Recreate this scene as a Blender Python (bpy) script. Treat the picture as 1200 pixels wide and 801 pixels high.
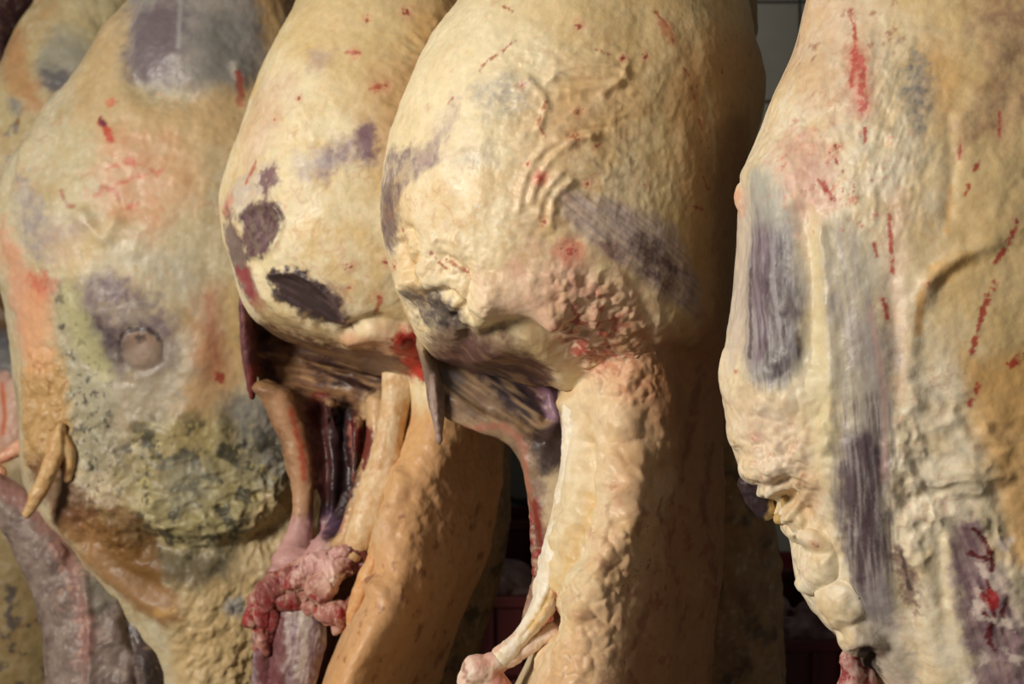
import bpy, math, random
import numpy as np

# ------------------------------------------------------------------ camera, light, exposure
F = 50.0 / 36.0 * 1200.0          # focal length in pixels of the 1200 x 801 frame
CAMZ = 1.55
scene = bpy.context.scene
for o in list(bpy.data.objects):
    bpy.data.objects.remove(o)
cam_d = bpy.data.cameras.new('camera')
cam = bpy.data.objects.new('camera', cam_d)
scene.collection.objects.link(cam)
cam.location = (0, 0, CAMZ)
cam.rotation_euler = (math.pi / 2, 0, 0)
cam_d.lens = 50; cam_d.sensor_width = 36; cam_d.clip_start = 0.05
cam_d.dof.use_dof = True
cam_d.dof.focus_distance = 1.95
cam_d.dof.aperture_fstop = 5.0
scene.camera = cam

world = bpy.data.worlds.new('World'); scene.world = world
world.use_nodes = True
bg = world.node_tree.nodes['Background']
bg.inputs[0].default_value = (0.75, 0.85, 1.0, 1)
bg.inputs[1].default_value = 0.075


def aim(o, target):
    from mathutils import Vector
    d = Vector(target) - o.location
    o.rotation_euler = d.to_track_quat('-Z', 'Y').to_euler()


def area(name, loc, target, size, power, color, sy=None):
    l = bpy.data.lights.new(name, 'AREA')
    l.energy = power; l.color = color; l.size = size
    if sy:
        l.shape = 'RECTANGLE'; l.size_y = sy
    o = bpy.data.objects.new(name, l)
    scene.collection.objects.link(o)
    o.location = loc
    aim(o, target)
    return o


area("window_daylight", (-2.6, 0.1, 2.3), (0.0, 2.4, 1.5), 0.9, 128, (1.0, 0.92, 0.81), 0.9)
scene.view_settings.view_transform = 'Standard'
scene.view_settings.look = 'None'
scene.view_settings.exposure = 0.0
scene.view_settings.gamma = 1.0
scene.view_settings.use_curve_mapping = False
scene.cycles.max_bounces = 6

RES = 1.0                          # voxel scale (1 = final)


# ------------------------------------------------------------------ small maths
def lin(c):
    c = np.asarray(c, float) / 255.0
    return np.where(c <= 0.04045, c / 12.92, ((c + 0.055) / 1.055) ** 2.4)


def sstep(a, b, x):
    t = np.clip((x - a) / (b - a), 0, 1)
    return t * t * (3 - 2 * t)


_rng = np.random.RandomState(7)
_G = _rng.normal(size=(256, 3)); _G /= np.linalg.norm(_G, axis=1)[:, None]
_G = _G.astype(np.float32)


def _hash(ix, iy, iz, seed):
    with np.errstate(over='ignore'):
        h = (ix.astype(np.uint32) * np.uint32(374761393) + iy.astype(np.uint32) * np.uint32(668265263)
             + iz.astype(np.uint32) * np.uint32(2147483647) + np.uint32((seed * 974634777) & 0xffffffff))
        h = (h ^ (h >> np.uint32(13))) * np.uint32(1274126177)
        h = h ^ (h >> np.uint32(16))
    return h


def noise(P, seed=0):
    """gradient noise, about -1..1"""
    P = P.astype(np.float32)
    i = np.floor(P).astype(np.int32); f = P - i
    u = f * f * f * (f * (f * 6 - 15) + 10)
    out = np.zeros(len(P), np.float32)
    for dx in (0, 1):
        wx = u[:, 0] if dx else 1 - u[:, 0]
        for dy in (0, 1):
            wy = wx * (u[:, 1] if dy else 1 - u[:, 1])
            for dz in (0, 1):
                w = wy * (u[:, 2] if dz else 1 - u[:, 2])
                g = _G[_hash(i[:, 0] + dx, i[:, 1] + dy, i[:, 2] + dz, seed) & np.uint32(255)]
                out += w * (g[:, 0] * (f[:, 0] - dx) + g[:, 1] * (f[:, 1] - dy) + g[:, 2] * (f[:, 2] - dz))
    return out * 1.7


def fbm(P, octs=4, seed=0, gain=0.5):
    out = np.zeros(len(P), np.float32); a = 1.0; s = 0.0
    for k in range(octs):
        out += a * noise(P, seed + k * 17); s += a
        P = P * 2.03; a *= gain
    return out / s


def worley(P, seed=0):
    P = P.astype(np.float32)
    i = np.floor(P).astype(np.int32)
    best = np.full(len(P), 9.0, np.float32)
    for dx in (-1, 0, 1):
        for dy in (-1, 0, 1):
            for dz in (-1, 0, 1):
                h = _hash(i[:, 0] + dx, i[:, 1] + dy, i[:, 2] + dz, seed)
                q = np.stack([(h & np.uint32(1023)) / 1023.0, ((h >> np.uint32(10)) & np.uint32(1023)) / 1023.0,
                              ((h >> np.uint32(20)) & np.uint32(1023)) / 1023.0], 1).astype(np.float32)
                d = i + np.array([dx, dy, dz]) + q - P
                best = np.minimum(best, (d * d).sum(1))
    return np.sqrt(best)


def pchip(x, y, xi):
    x = np.asarray(x, float); y = np.asarray(y, float)
    h = np.diff(x); d = np.diff(y) / h
    m = np.zeros(len(x)); m[0] = d[0]; m[-1] = d[-1]
    for k in range(1, len(x) - 1):
        if d[k - 1] * d[k] > 0:
            w1 = 2 * h[k] + h[k - 1]; w2 = h[k] + 2 * h[k - 1]
            m[k] = (w1 + w2) / (w1 / d[k - 1] + w2 / d[k])
    k = np.clip(np.searchsorted(x, xi) - 1, 0, len(x) - 2)
    t = (xi - x[k]) / h[k]
    return ((1 + 2 * t) * (1 - t) ** 2 * y[k] + t * (1 - t) ** 2 * h[k] * m[k]
            + t * t * (3 - 2 * t) * y[k + 1] + t * t * (t - 1) * h[k] * m[k + 1])


def catmull(P, closed=False, n=6):
    P = np.asarray(P, float)
    if len(P) < 3 and not closed:
        t = np.linspace(0, 1, n + 1)[:, None]
        return P[0] * (1 - t) + P[-1] * t
    N = len(P); out = []
    segs = N if closed else N - 1
    for k in range(segs):
        if closed:
            p0, p1, p2, p3 = P[(k - 1) % N], P[k], P[(k + 1) % N], P[(k + 2) % N]
        else:
            p0, p1, p2, p3 = P[max(k - 1, 0)], P[k], P[k + 1], P[min(k + 2, N - 1)]
        for t in np.arange(n) / n:
            out.append(0.5 * (2 * p1 + (p2 - p0) * t + (2 * p0 - 5 * p1 + 4 * p2 - p3) * t * t
                              + (3 * p1 - p0 - 3 * p2 + p3) * t ** 3))
    if not closed:
        out.append(P[-1])
    return np.array(out)


def seg_dist(X, pts, closed=False):
    d = np.full(len(X), 1e9)
    n = len(pts)
    for k in range(n if closed else n - 1):
        a = pts[k]; b = pts[(k + 1) % n]; ab = b - a
        L = (ab * ab).sum() + 1e-9
        t = np.clip(((X - a) @ ab) / L, 0, 1)
        e = X - a - t[:, None] * ab
        d = np.minimum(d, (e * e).sum(1))
    return np.sqrt(d)


def poly_sd(X, pts):
    d = seg_dist(X, pts, True)
    ins = np.zeros(len(X), bool)
    n = len(pts)
    for k in range(n):
        a = pts[k]; b = pts[(k + 1) % n]
        c = (a[1] > X[:, 1]) != (b[1] > X[:, 1])
        if abs(b[1] - a[1]) > 1e-9:
            ins ^= c & (X[:, 0] < (b[0] - a[0]) * (X[:, 1] - a[1]) / (b[1] - a[1]) + a[0])
    return np.where(ins, -d, d)


# ------------------------------------------------------------------ materials
def material(name):
    m = bpy.data.materials.new(name); m.use_nodes = True
    nt = m.node_tree
    return m, nt, nt.nodes, nt.links, nt.nodes['Principled BSDF']


def flesh_material():
    m, nt, N, L, b = material('flesh')
    col = N.new('ShaderNodeAttribute'); col.attribute_name = 'flesh_color'
    wet = N.new('ShaderNodeAttribute'); wet.attribute_name = 'lean'
    geo = N.new('ShaderNodeTexCoord')
    n1 = N.new('ShaderNodeTexNoise'); n1.inputs['Scale'].default_value = 70; n1.inputs['Detail'].default_value = 7
    n1.inputs['Roughness'].default_value = 0.65
    L.new(geo.outputs['Object'], n1.inputs['Vector'])
    mp = N.new('ShaderNodeMapRange'); mp.inputs[1].default_value = 0.3; mp.inputs[2].default_value = 0.7
    mp.inputs[3].default_value = 0.91; mp.inputs[4].default_value = 1.07
    L.new(n1.outputs[0], mp.inputs[0])
    mul = N.new('ShaderNodeMix'); mul.data_type = 'RGBA'; mul.blend_type = 'MULTIPLY'; mul.inputs[0].default_value = 1
    L.new(col.outputs['Color'], mul.inputs[6]); L.new(mp.outputs[0], mul.inputs[7])
    L.new(mul.outputs[2], b.inputs['Base Color'])
    # wet lean meat is glossier than the dry fat
    n2 = N.new('ShaderNodeTexNoise'); n2.inputs['Scale'].default_value = 28; n2.inputs['Detail'].default_value = 4
    L.new(geo.outputs['Object'], n2.inputs['Vector'])
    mr = N.new('ShaderNodeMapRange'); mr.inputs[1].default_value = 0.3; mr.inputs[2].default_value = 0.75
    mr.inputs[3].default_value = 0.34; mr.inputs[4].default_value = 0.60
    L.new(n2.outputs[0], mr.inputs[0])
    sub = N.new('ShaderNodeMath'); sub.operation = 'MULTIPLY_ADD'; sub.inputs[1].default_value = -0.08
    L.new(wet.outputs['Fac'], sub.inputs[0]); L.new(mr.outputs[0], sub.inputs[2])
    L.new(sub.outputs[0], b.inputs['Roughness'])
    b.inputs['Subsurface Weight'].default_value = 0.18
    b.inputs['Subsurface Radius'].default_value = (1.0, 0.45, 0.22)
    b.inputs['Subsurface Scale'].default_value = 0.006
    b.inputs['Specular IOR Level'].default_value = 0.32
    bump = N.new('ShaderNodeBump'); bump.inputs['Strength'].default_value = 0.16; bump.inputs['Distance'].default_value = 0.003
    n3 = N.new('ShaderNodeTexNoise'); n3.inputs['Scale'].default_value = 190; n3.inputs['Detail'].default_value = 4
    L.new(geo.outputs['Object'], n3.inputs['Vector'])
    L.new(n3.outputs[0], bump.inputs['Height'])
    L.new(bump.outputs[0], b.inputs['Normal'])
    return m


FLESH = flesh_material()


def plain(name, color, rough=0.5, metal=0.0, noise_scale=30, amount=0.15, bump=0.1):
    m, nt, N, L, b = material(name)
    t = N.new('ShaderNodeTexCoord')
    n = N.new('ShaderNodeTexNoise'); n.inputs['Scale'].default_value = noise_scale; n.inputs['Detail'].default_value = 5
    L.new(t.outputs['Object'], n.inputs['Vector'])
    r = N.new('ShaderNodeMapRange'); r.inputs[1].default_value = 0.25; r.inputs[2].default_value = 0.75
    r.inputs[3].default_value = 1 - amount; r.inputs[4].default_value = 1 + amount
    L.new(n.outputs[0], r.inputs[0])
    mx = N.new('ShaderNodeMix'); mx.data_type = 'RGBA'; mx.blend_type = 'MULTIPLY'; mx.inputs[0].default_value = 1
    mx.inputs[6].default_value = (*lin(color), 1)
    L.new(r.outputs[0], mx.inputs[7]); L.new(mx.outputs[2], b.inputs['Base Color'])
    b.inputs['Roughness'].default_value = rough; b.inputs['Metallic'].default_value = metal
    bp = N.new('ShaderNodeBump'); bp.inputs['Strength'].default_value = bump; bp.inputs['Distance'].default_value = 0.002
    L.new(n.outputs[0], bp.inputs['Height']); L.new(bp.outputs[0], b.inputs['Normal'])
    return m


# ------------------------------------------------------------------ objects
def link(o, parent=None):
    scene.collection.objects.link(o)
    if parent:
        o.parent = parent
    return o


def empty(name, loc, label, cat, group=None):
    o = link(bpy.data.objects.new(name, None))
    o.location = loc; o.empty_display_size = 0.1
    o['label'] = label; o['category'] = cat
    if group:
        o['group'] = group
    return o


def mesh_obj(name, verts, faces, mat, parent=None, smooth=False):
    me = bpy.data.meshes.new(name)
    me.from_pydata([tuple(v) for v in verts], [], faces)
    if smooth:
        me.polygons.foreach_set('use_smooth', [True] * len(me.polygons))
    me.materials.append(mat); me.update()
    return link(bpy.data.objects.new(name, me), parent)


class Flesh:
    """A closed lump of carcass: lofts and tubes fused into one skin, then sculpted and coloured.
    Shapes are written in units of 'px' = D0 / F metres around the body's own hanging plane at depth D0."""

    def __init__(self, D0):
        self.D0 = D0; self.k = D0 / F
        self.V = []; self.Fc = []; self.n = 0

    def pt(self, px, py, off=0.0):
        k = self.k
        return np.array([(px - 600) * k, self.D0 + off * k, CAMZ - (py - 400.5) * k])

    def _add(self, rings):
        R, M = rings.shape[:2]
        base = self.n
        self.V.append(rings.reshape(-1, 3))
        c0 = rings[0].mean(0); c1 = rings[-1].mean(0)
        self.V.append(np.array([c0, c1]))
        for r in range(R - 1):
            for j in range(M):
                a = base + r * M + j; b = base + r * M + (j + 1) % M
                self.Fc.append((a, b, b + M, a + M))
        i0 = base + R * M; i1 = i0 + 1
        for j in range(M):
            self.Fc.append((i0, base + (j + 1) % M, base + j))
            self.Fc.append((i1, base + (R - 1) * M + j, base + (R - 1) * M + (j + 1) % M))
        self.n += R * M + 2

    def loft(self, rows, e=0.85, M=56, step=10):
        """rows: (py, left, right, front, back, peak, offset); peak skews where the front bulges most"""
        rows = [tuple(r) + (0,) * (7 - len(r)) for r in rows]
        A = np.array(rows, float)
        ys = np.arange(A[0, 0], A[-1, 0] + 0.1, step)
        C = [pchip(A[:, 0], A[:, c], ys) for c in range(1, 7)]
        th = np.linspace(0, 2 * np.pi, M, endpoint=False)
        rings = np.zeros((len(ys), M, 3))
        for r, y in enumerate(ys):
            l, rt, df, db, pk, off = [c[r] for c in C]
            cx = (l + rt) / 2; hw = max((rt - l) / 2, 1)
            c = np.cos(th); s = np.sin(th)
            x = cx + hw * (c + pk * 0.5 * s * s)
            prof = np.abs(s) ** e
            d = np.where(s > 0, -df * prof, db * prof) + off
            rings[r, :, 0] = (x - 600) * self.k
            rings[r, :, 1] = self.D0 + d * self.k
            rings[r, :, 2] = CAMZ - (y - 400.5) * self.k
        self._add(rings)
        return self

    def tube(self, pts, M=20, n=6):
        """pts: (px, py, offset, half width seen from the front, half depth)"""
        pts = [tuple(p) + ((p[3],) if len(p) == 4 else ()) for p in pts]
        P = catmull(np.array(pts, float), n=n)
        C = np.stack([(P[:, 0] - 600) * self.k, self.D0 + P[:, 2] * self.k, CAMZ - (P[:, 1] - 400.5) * self.k], 1)
        T = np.gradient(C, axis=0); T /= np.linalg.norm(T, axis=1)[:, None] + 1e-9
        S = np.cross(T, np.array([0, 1.0, 0])); S /= np.linalg.norm(S, axis=1)[:, None] + 1e-9
        N = np.cross(S, T)
        th = np.linspace(0, 2 * np.pi, M, endpoint=False)
        rx = np.maximum(P[:, 3], 0.6) * self.k; ry = np.maximum(P[:, 4], 0.6) * self.k
        rings = (C[:, None, :] + rx[:, None, None] * np.cos(th)[None, :, None] * S[:, None, :]
                 + ry[:, None, None] * np.sin(th)[None, :, None] * N[:, None, :])
        # rounded ends
        a = C[0] - T[0] * min(rx[0], ry[0]) * 0.6; b = C[-1] + T[-1] * min(rx[-1], ry[-1]) * 0.6
        r0 = a + (rings[0] - C[0]) * 0.5; r1 = b + (rings[-1] - C[-1]) * 0.5
        rings = np.concatenate([r0[None], rings, r1[None]], 0)
        self._add(rings)
        return self

    def blob(self, px, py, off, rx, ry, rz=None):
        """ellipsoid: half width, half height, half depth"""
        rz = rz or min(rx, ry)
        R, M = 14, 20
        ph = np.linspace(0.08, np.pi - 0.08, R); th = np.linspace(0, 2 * np.pi, M, endpoint=False)
        rings = np.zeros((R, M, 3)); c = self.pt(px, py, off)
        rings[:, :, 0] = c[0] + rx * self.k * np.sin(ph)[:, None] * np.cos(th)
        rings[:, :, 1] = c[1] - rz * self.k * np.sin(ph)[:, None] * np.sin(th)
        rings[:, :, 2] = c[2] + ry * self.k * np.cos(ph)[:, None]
        self._add(rings)
        return self

    def skin(self, voxel, smooth=6):
        me = bpy.data.meshes.new('tmp')
        me.from_pydata(np.concatenate(self.V).tolist(), [], self.Fc)
        ob = bpy.data.objects.new('tmp', me); scene.collection.objects.link(ob)
        md = ob.modifiers.new('r', 'REMESH'); md.mode = 'VOXEL'; md.voxel_size = voxel * RES; md.use_smooth_shade = True
        dg = bpy.context.evaluated_depsgraph_get()
        ev = ob.evaluated_get(dg); em = ev.to_mesh()
        nv = len(em.vertices)
        co = np.empty(nv * 3, np.float32); em.vertices.foreach_get('co', co)
        nf = len(em.polygons); nl = len(em.loops)
        lt = np.empty(nf, np.int32); em.polygons.foreach_get('loop_total', lt)
        li = np.empty(nl, np.int32); em.loops.foreach_get('vertex_index', li)
        ne = len(em.edges); ed = np.empty(ne * 2, np.int32); em.edges.foreach_get('vertices', ed)
        ev.to_mesh_clear()
        bpy.data.objects.remove(ob); bpy.data.meshes.remove(me)
        self.co = co.reshape(-1, 3).astype(np.float64); self.ed = ed.reshape(-1, 2)
        self.quads = li.reshape(-1, 4) if (lt == 4).all() else None
        if self.quads is None:
            st = np.concatenate([[0], np.cumsum(lt)[:-1]])
            self.quads = np.array([[li[s], li[s + 1], li[s + 2], li[s + (3 if t > 3 else 2)]] for s, t in zip(st, lt)])
        self.relax(smooth)
        self.start()
        return self

    def relax(self, iters, w=None):
        e0, e1 = self.ed[:, 0], self.ed[:, 1]; n = len(self.co)
        deg = np.bincount(e0, minlength=n) + np.bincount(e1, minlength=n)
        for _ in range(iters):
            for c in range(3):
                x = self.co[:, c]
                acc = np.bincount(e0, weights=x[e1], minlength=n) + np.bincount(e1, weights=x[e0], minlength=n)
                avg = acc / np.maximum(deg, 1)
                self.co[:, c] = x + (avg - x) * (0.6 if w is None else 0.6 * w)

    def normals(self):
        q = self.quads; v = self.co
        fn = np.cross(v[q[:, 2]] - v[q[:, 0]], v[q[:, 3]] - v[q[:, 1]])
        n = np.zeros_like(v)
        for c in range(3):
            for j in range(4):
                n[:, c] += np.bincount(q[:, j], weights=fn[:, c], minlength=len(v))
        return n / (np.linalg.norm(n, axis=1)[:, None] + 1e-12)

    def start(self):
        k = self.k
        self.UV = np.stack([600 + self.co[:, 0] / k, 400.5 - (self.co[:, 2] - CAMZ) / k], 1)
        self.W = (self.co[:, 1] - self.D0) / k
        self.P3 = np.stack([self.UV[:, 0], self.UV[:, 1], self.W], 1)
        N = self.normals()
        self.N = N
        self.front = sstep(-0.25, 0.15, -N[:, 1])
        # where the surface lies under each pixel's line of sight
        px = 600 + self.co[:, 0] / self.co[:, 1] * F; py = 400.5 - (self.co[:, 2] - CAMZ) / self.co[:, 1] * F
        g = 4.0
        self.gx0 = px.min(); self.gy0 = py.min(); self.g = g
        W = int((px.max() - px.min()) / g) + 2; H = int((py.max() - py.min()) / g) + 2
        D = np.full((H, W), 1e9)
        np.minimum.at(D, (((py - self.gy0) / g).astype(int), ((px - self.gx0) / g).astype(int)), self.co[:, 1])
        self.D = D
        self.disp = np.zeros(len(self.co)); self.fine = np.zeros(len(self.co)); self.col = None
        self.lean = np.zeros(len(self.co)); self.partmask = {}
        self.seed = int(self.D0 * 1000) + len(self.co) % 97

    def loc(self, pts):
        """points of the photograph carried onto the body's surface, in the body's own units"""
        out = []
        for p in pts:
            x, y = p[0], p[1]
            j = int((x - self.gx0) / self.g); i = int((y - self.gy0) / self.g)
            d = 1e9
            for r in (0, 1, 3, 6, 10):
                i0, j0 = max(i - r, 0), max(j - r, 0)
                sub = self.D[i0:max(i + r + 1, 0), j0:max(j + r + 1, 0)]
                sub = sub[sub < 1e8]
                if sub.size:
                    d = float(np.median(sub)) if r else float(sub.min()); break
            if d > 1e8:
                d = self.D0
            out.append((600 + (x - 600) * d / self.D0, 400.5 + (y - 400.5) * d / self.D0))
        return np.array(out)

    def near(self, pts, margin):
        lo = pts.min(0) - margin; hi = pts.max(0) + margin
        U = self.UV
        return np.where((U[:, 0] > lo[0]) & (U[:, 0] < hi[0]) & (U[:, 1] > lo[1]) & (U[:, 1] < hi[1]) & (self.front > 0))[0]

    # -- sculpting (heights in px units, along the normal)
    def bump(self, px, py, rx, ry, h, ang=0):
        c = self.loc([(px, py)])
        idx = self.near(c, 3 * max(rx, ry))
        d = self.UV[idx] - c[0]
        a = math.radians(ang); x = d[:, 0] * math.cos(a) + d[:, 1] * math.sin(a); y = -d[:, 0] * math.sin(a) + d[:, 1] * math.cos(a)
        self.disp[idx] += h * np.exp(-((x / rx) ** 2 + (y / ry) ** 2)) * self.front[idx]
        return self

    def ridge(self, pts, w, h, rough=0.3):
        p = catmull(self.loc(pts)); idx = self.near(p, 3 * w)
        if not len(idx):
            return self
        d = seg_dist(self.UV[idx], p)
        if rough:
            d = d + rough * w * noise(self.P3[idx] / (w * 2.5), self.seed + 5)
        self.disp[idx] += h * np.exp(-(d / w) ** 2) * self.front[idx]
        return self

    def step(self, pts, w, h):
        """an edge: the side to the left of the path (walking along it) stands h proud, fading over w"""
        p = catmull(self.loc(pts)); idx = self.near(p, w)
        X = self.UV[idx]
        best = np.full(len(X), 1e9); side = np.zeros(len(X))
        for k in range(len(p) - 1):
            a, b = p[k], p[k + 1]; ab = b - a
            t = np.clip(((X - a) @ ab) / ((ab * ab).sum() + 1e-9), 0, 1)
            e = X - a - t[:, None] * ab; dd = (e * e).sum(1)
            s = ab[0] * (X[:, 1] - a[1]) - ab[1] * (X[:, 0] - a[0])
            m = dd < best
            best[m] = dd[m]; side[m] = s[m]
        d = np.sqrt(best)
        f = np.where(side < 0, np.exp(-(d / w * 1.6) ** 2) * sstep(-2, 3, d), 0)
        self.disp[idx] += h * f * self.front[idx]
        return self

    def lumps(self, poly, size, h, kind='fbm', soft=15, ang=0, stretch=1.0, seed=0):
        """kind: fbm waves, cell nodules, fold wrinkles"""
        if poly is None:
            idx = np.where(self.front > 0)[0]; m = self.front[idx]
        else:
            p = catmull(self.loc(poly), True); idx = self.near(p, soft)
            if not len(idx):
                return self
            m = sstep(soft, -soft, poly_sd(self.UV[idx], p)) * self.front[idx]
        Q = self.P3[idx].copy()
        a = math.radians(ang)
        x = Q[:, 0] * math.cos(a) + Q[:, 1] * math.sin(a); y = -Q[:, 0] * math.sin(a) + Q[:, 1] * math.cos(a)
        Q[:, 0] = x / stretch; Q[:, 1] = y
        Q /= size
        s = self.seed + seed
        if kind == 'fbm':
            v = fbm(Q, 4, s)
        elif kind == 'cell':
            Q = Q + 0.25 * np.stack([noise(Q * 2, s + 1), noise(Q * 2, s + 2), noise(Q * 2, s + 3)], 1)
            v = 0.75 - worley(Q, s) * 1.3
        else:
            v = 0.6 - 2.0 * np.abs(fbm(Q, 3, s))
        self.disp[idx] += h * v * m
        if size < 45:
            self.fine[idx] += h * v * m
        return self

    def sculpt_done(self):
        N = self.N
        self.co += N * (self.disp * self.k)[:, None]
        self.N2 = self.normals()
        self.paintw = sstep(-0.65, -0.1, -self.N[:, 1])
        return self

    # -- colour of the flesh itself
    def base(self, cols, size=90, seed=0, contrast=1.6):
        """cols: list of colours mixed by slow noise"""
        C = [lin(c) for c in cols]
        out = np.tile(C[0], (len(self.co), 1))
        for i, c in enumerate(C[1:]):
            v = fbm(self.P3 / (size * (1.0 if i % 2 == 0 else 0.45)), 5, self.seed + 31 * i + seed, 0.6)
            m = sstep(0.5 - 0.5 / contrast, 0.5 + 0.5 / contrast, 0.5 + v * 0.9)
            m = m * (0.75 if i else 0.9)
            out = out * (1 - m[:, None]) + c * m[:, None]
        self.col = out
        return self

    def _mix(self, idx, m, c):
        m = (np.clip(m, 0, 1) * self.paintw[idx])[:, None]
        self.col[idx] = self.col[idx] * (1 - m) + lin(c) * m

    def patch(self, poly, c, op=1.0, soft=8, rough=10, freq=16, lean=0.0, part=None, ang=0, stretch=1.0, mottle=0.0, seed=0):
        p = catmull(self.loc(poly), True); idx = self.near(p, soft + rough * 1.5)
        if not len(idx):
            return self
        sd = poly_sd(self.UV[idx], p)
        Q = self.P3[idx].copy(); a = math.radians(ang)
        x = Q[:, 0] * math.cos(a) + Q[:, 1] * math.sin(a); y = -Q[:, 0] * math.sin(a) + Q[:, 1] * math.cos(a)
        Q[:, 0] = x / stretch; Q[:, 1] = y
        v = fbm(Q / freq, 4, self.seed + seed, 0.6)
        m = sstep(soft, -soft, sd + rough * v * 1.6)
        if mottle:
            w = fbm(Q / (freq * 0.7), 4, self.seed + seed + 9, 0.65)
            m = m * np.clip(1 - mottle + mottle * sstep(-0.25, 0.3, w) * 1.0, 0, 1)
        self._mix(idx, op * m, c)
        if lean:
            self.lean[idx] = np.maximum(self.lean[idx], lean * m)
        if part:
            q = self.partmask.setdefault(part, np.zeros(len(self.co)))
            q[idx] = np.maximum(q[idx], sstep(6, -6, sd + rough * 0.5 * v) * (self.front[idx] > 0.4))
        return self

    def streak(self, pts, c, w=3, op=1.0, soft=2.0, rough=2.5, freq=7, breakup=0.0):
        p = catmull(self.loc(pts)); idx = self.near(p, w + soft + rough * 2)
        if not len(idx):
            return self
        d = seg_dist(self.UV[idx], p)
        v = fbm(self.P3[idx] / freq, 3, self.seed + 77)
        m = sstep(w + soft, w - soft, d + rough * v * 1.6)
        if breakup:
            m = m * sstep(-0.3 + breakup * 0.5, 0.05 + breakup * 0.5, fbm(self.P3[idx] / (freq * 1.5), 3, self.seed + 91) + 0.15)
        self._mix(idx, op * m, c)
        return self

    def spot(self, px, py, r, c, op=1.0, soft=3, rough=4, ry=None, freq=5):
        cc = self.loc([(px, py)]); idx = self.near(cc, r * 2 + soft + rough * 2)
        if not len(idx):
            return self
        dd = self.UV[idx] - cc[0]
        if ry:
            dd = dd * np.array([1, r / ry])
        d = np.sqrt((dd ** 2).sum(1)) + rough * 1.6 * fbm(self.P3[idx] / freq, 3, self.seed + 13)
        self._mix(idx, op * sstep(r + soft, r - soft, d), c)
        return self

    def grain(self, tan=(196, 158, 108), pale=(238, 228, 204), red=(190, 116, 92), k=1.0):
        """the uneven texture of fat: darker pores, pale fascia, faint capillaries, tiny dimples"""
        Q = self.P3 / 9.0
        w = np.stack([noise(Q * 0.5, self.seed + 201), noise(Q * 0.5, self.seed + 202), noise(Q * 0.5, self.seed + 203)], 1)
        v = fbm(Q + 0.7 * w, 4, self.seed + 204, 0.6)
        for (m, c) in ((sstep(0.05, 0.5, v) * 0.34 * k, tan), (sstep(0.08, 0.5, -v) * 0.30 * k, pale)):
            self.col = self.col * (1 - m[:, None]) + lin(c) * m[:, None]
        r = 1 - np.abs(fbm(self.P3 / 30.0 + 0.35 * w, 3, self.seed + 207)) * 16
        m = np.clip(r, 0, 1) * sstep(0.0, 0.35, noise(self.P3 / 70.0, self.seed + 208)) * 0.35 * k
        self.col = self.col * (1 - m[:, None]) + lin(red) * m[:, None]
        return self

    def dots(self, pts, core=(150, 40, 36), halo=(214, 140, 116)):
        for (x, y, r) in pts:
            self.spot(x, y, r * 1.3, halo, .45, r * .8 + 1.5, r * 1.2, freq=6)
            self.spot(x, y, r * .45, core, .85, 1.2, r * 1.1, freq=3.5)
        return self

    def fibre(self, poly, ang, c, op=0.6, width=4, length=70, thr=0.0, soft=8, seed=0):
        """streaks along a muscle; ang = direction of the fibres in degrees from the x axis (down positive)"""
        p = catmull(self.loc(poly), True); idx = self.near(p, soft)
        if not len(idx):
            return self
        m = sstep(soft, -soft, poly_sd(self.UV[idx], p))
        Q = self.P3[idx]; a = math.radians(ang)
        x = Q[:, 0] * math.cos(a) + Q[:, 1] * math.sin(a); y = -Q[:, 0] * math.sin(a) + Q[:, 1] * math.cos(a)
        v = fbm(np.stack([x / length, y / width, Q[:, 2] / (width * 6)], 1), 3, self.seed + 51 + seed)
        self._mix(idx, op * m * sstep(thr - 0.12, thr + 0.3, v), c)
        return self

    def speckle(self, poly, c, op=0.7, size=8, thr=0.2, soft=15, seed=0, width=0.15):
        if poly is None:
            idx = np.arange(len(self.co)); m = np.ones(len(idx))
        else:
            p = catmull(self.loc(poly), True); idx = self.near(p, soft)
            if not len(idx):
                return self
            m = sstep(soft, -soft, poly_sd(self.UV[idx], p))
        v = fbm(self.P3[idx] / size, 4, self.seed + 63 + seed, 0.6)
        m = m * sstep(thr, thr + width, v)
        if poly is None:
            m2 = (np.clip(m * op, 0, 1))[:, None]
            self.col[idx] = self.col[idx] * (1 - m2) + lin(c) * m2
        else:
            self._mix(idx, op * m, c)
        return self

    def crevice(self, c, op=0.7, thr=0.6, wide=3.0):
        """mixes colour c into the hollows of the finely sculpted surface"""
        m = sstep(thr, thr + wide, -self.fine)
        m2 = (m * op * self.paintw)[:, None]
        self.col = self.col * (1 - m2) + lin(c) * m2
        return self

    def build(self, name, parent, split=True):
        N = self.normals()
        o = parent.location
        co = (self.co - np.array([o.x, o.y, o.z])).astype(np.float32)
        groups = []
        rest = np.ones(len(self.quads), bool)
        for pn, m in self.partmask.items():
            pn_, lab = pn if isinstance(pn, tuple) else (pn, None)
            fm = (m[self.quads].mean(1) > 0.5) & rest
            rest &= ~fm
            groups.append((pn_, fm, lab))
        groups.append((name, rest, None))
        res = None
        for nm, fm, lab in groups:
            q = self.quads[fm]
            if not len(q):
                continue
            used, inv = np.unique(q, return_inverse=True)
            inv = inv.reshape(-1, 4).astype(np.int32)
            me = bpy.data.meshes.new(nm)
            me.vertices.add(len(used)); me.vertices.foreach_set('co', co[used].ravel())
            me.loops.add(inv.size); me.loops.foreach_set('vertex_index', inv.ravel())
            me.polygons.add(len(inv)); me.polygons.foreach_set('loop_start', np.arange(0, inv.size, 4, dtype=np.int32))
            me.update(calc_edges=True)
            me.polygons.foreach_set('use_smooth', np.ones(len(inv), bool))
            a = me.attributes.new('flesh_color', 'FLOAT_COLOR', 'POINT')
            c4 = np.ones((len(used), 4), np.float32); c4[:, :3] = np.clip(self.col[used], 0, 1)
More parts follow.
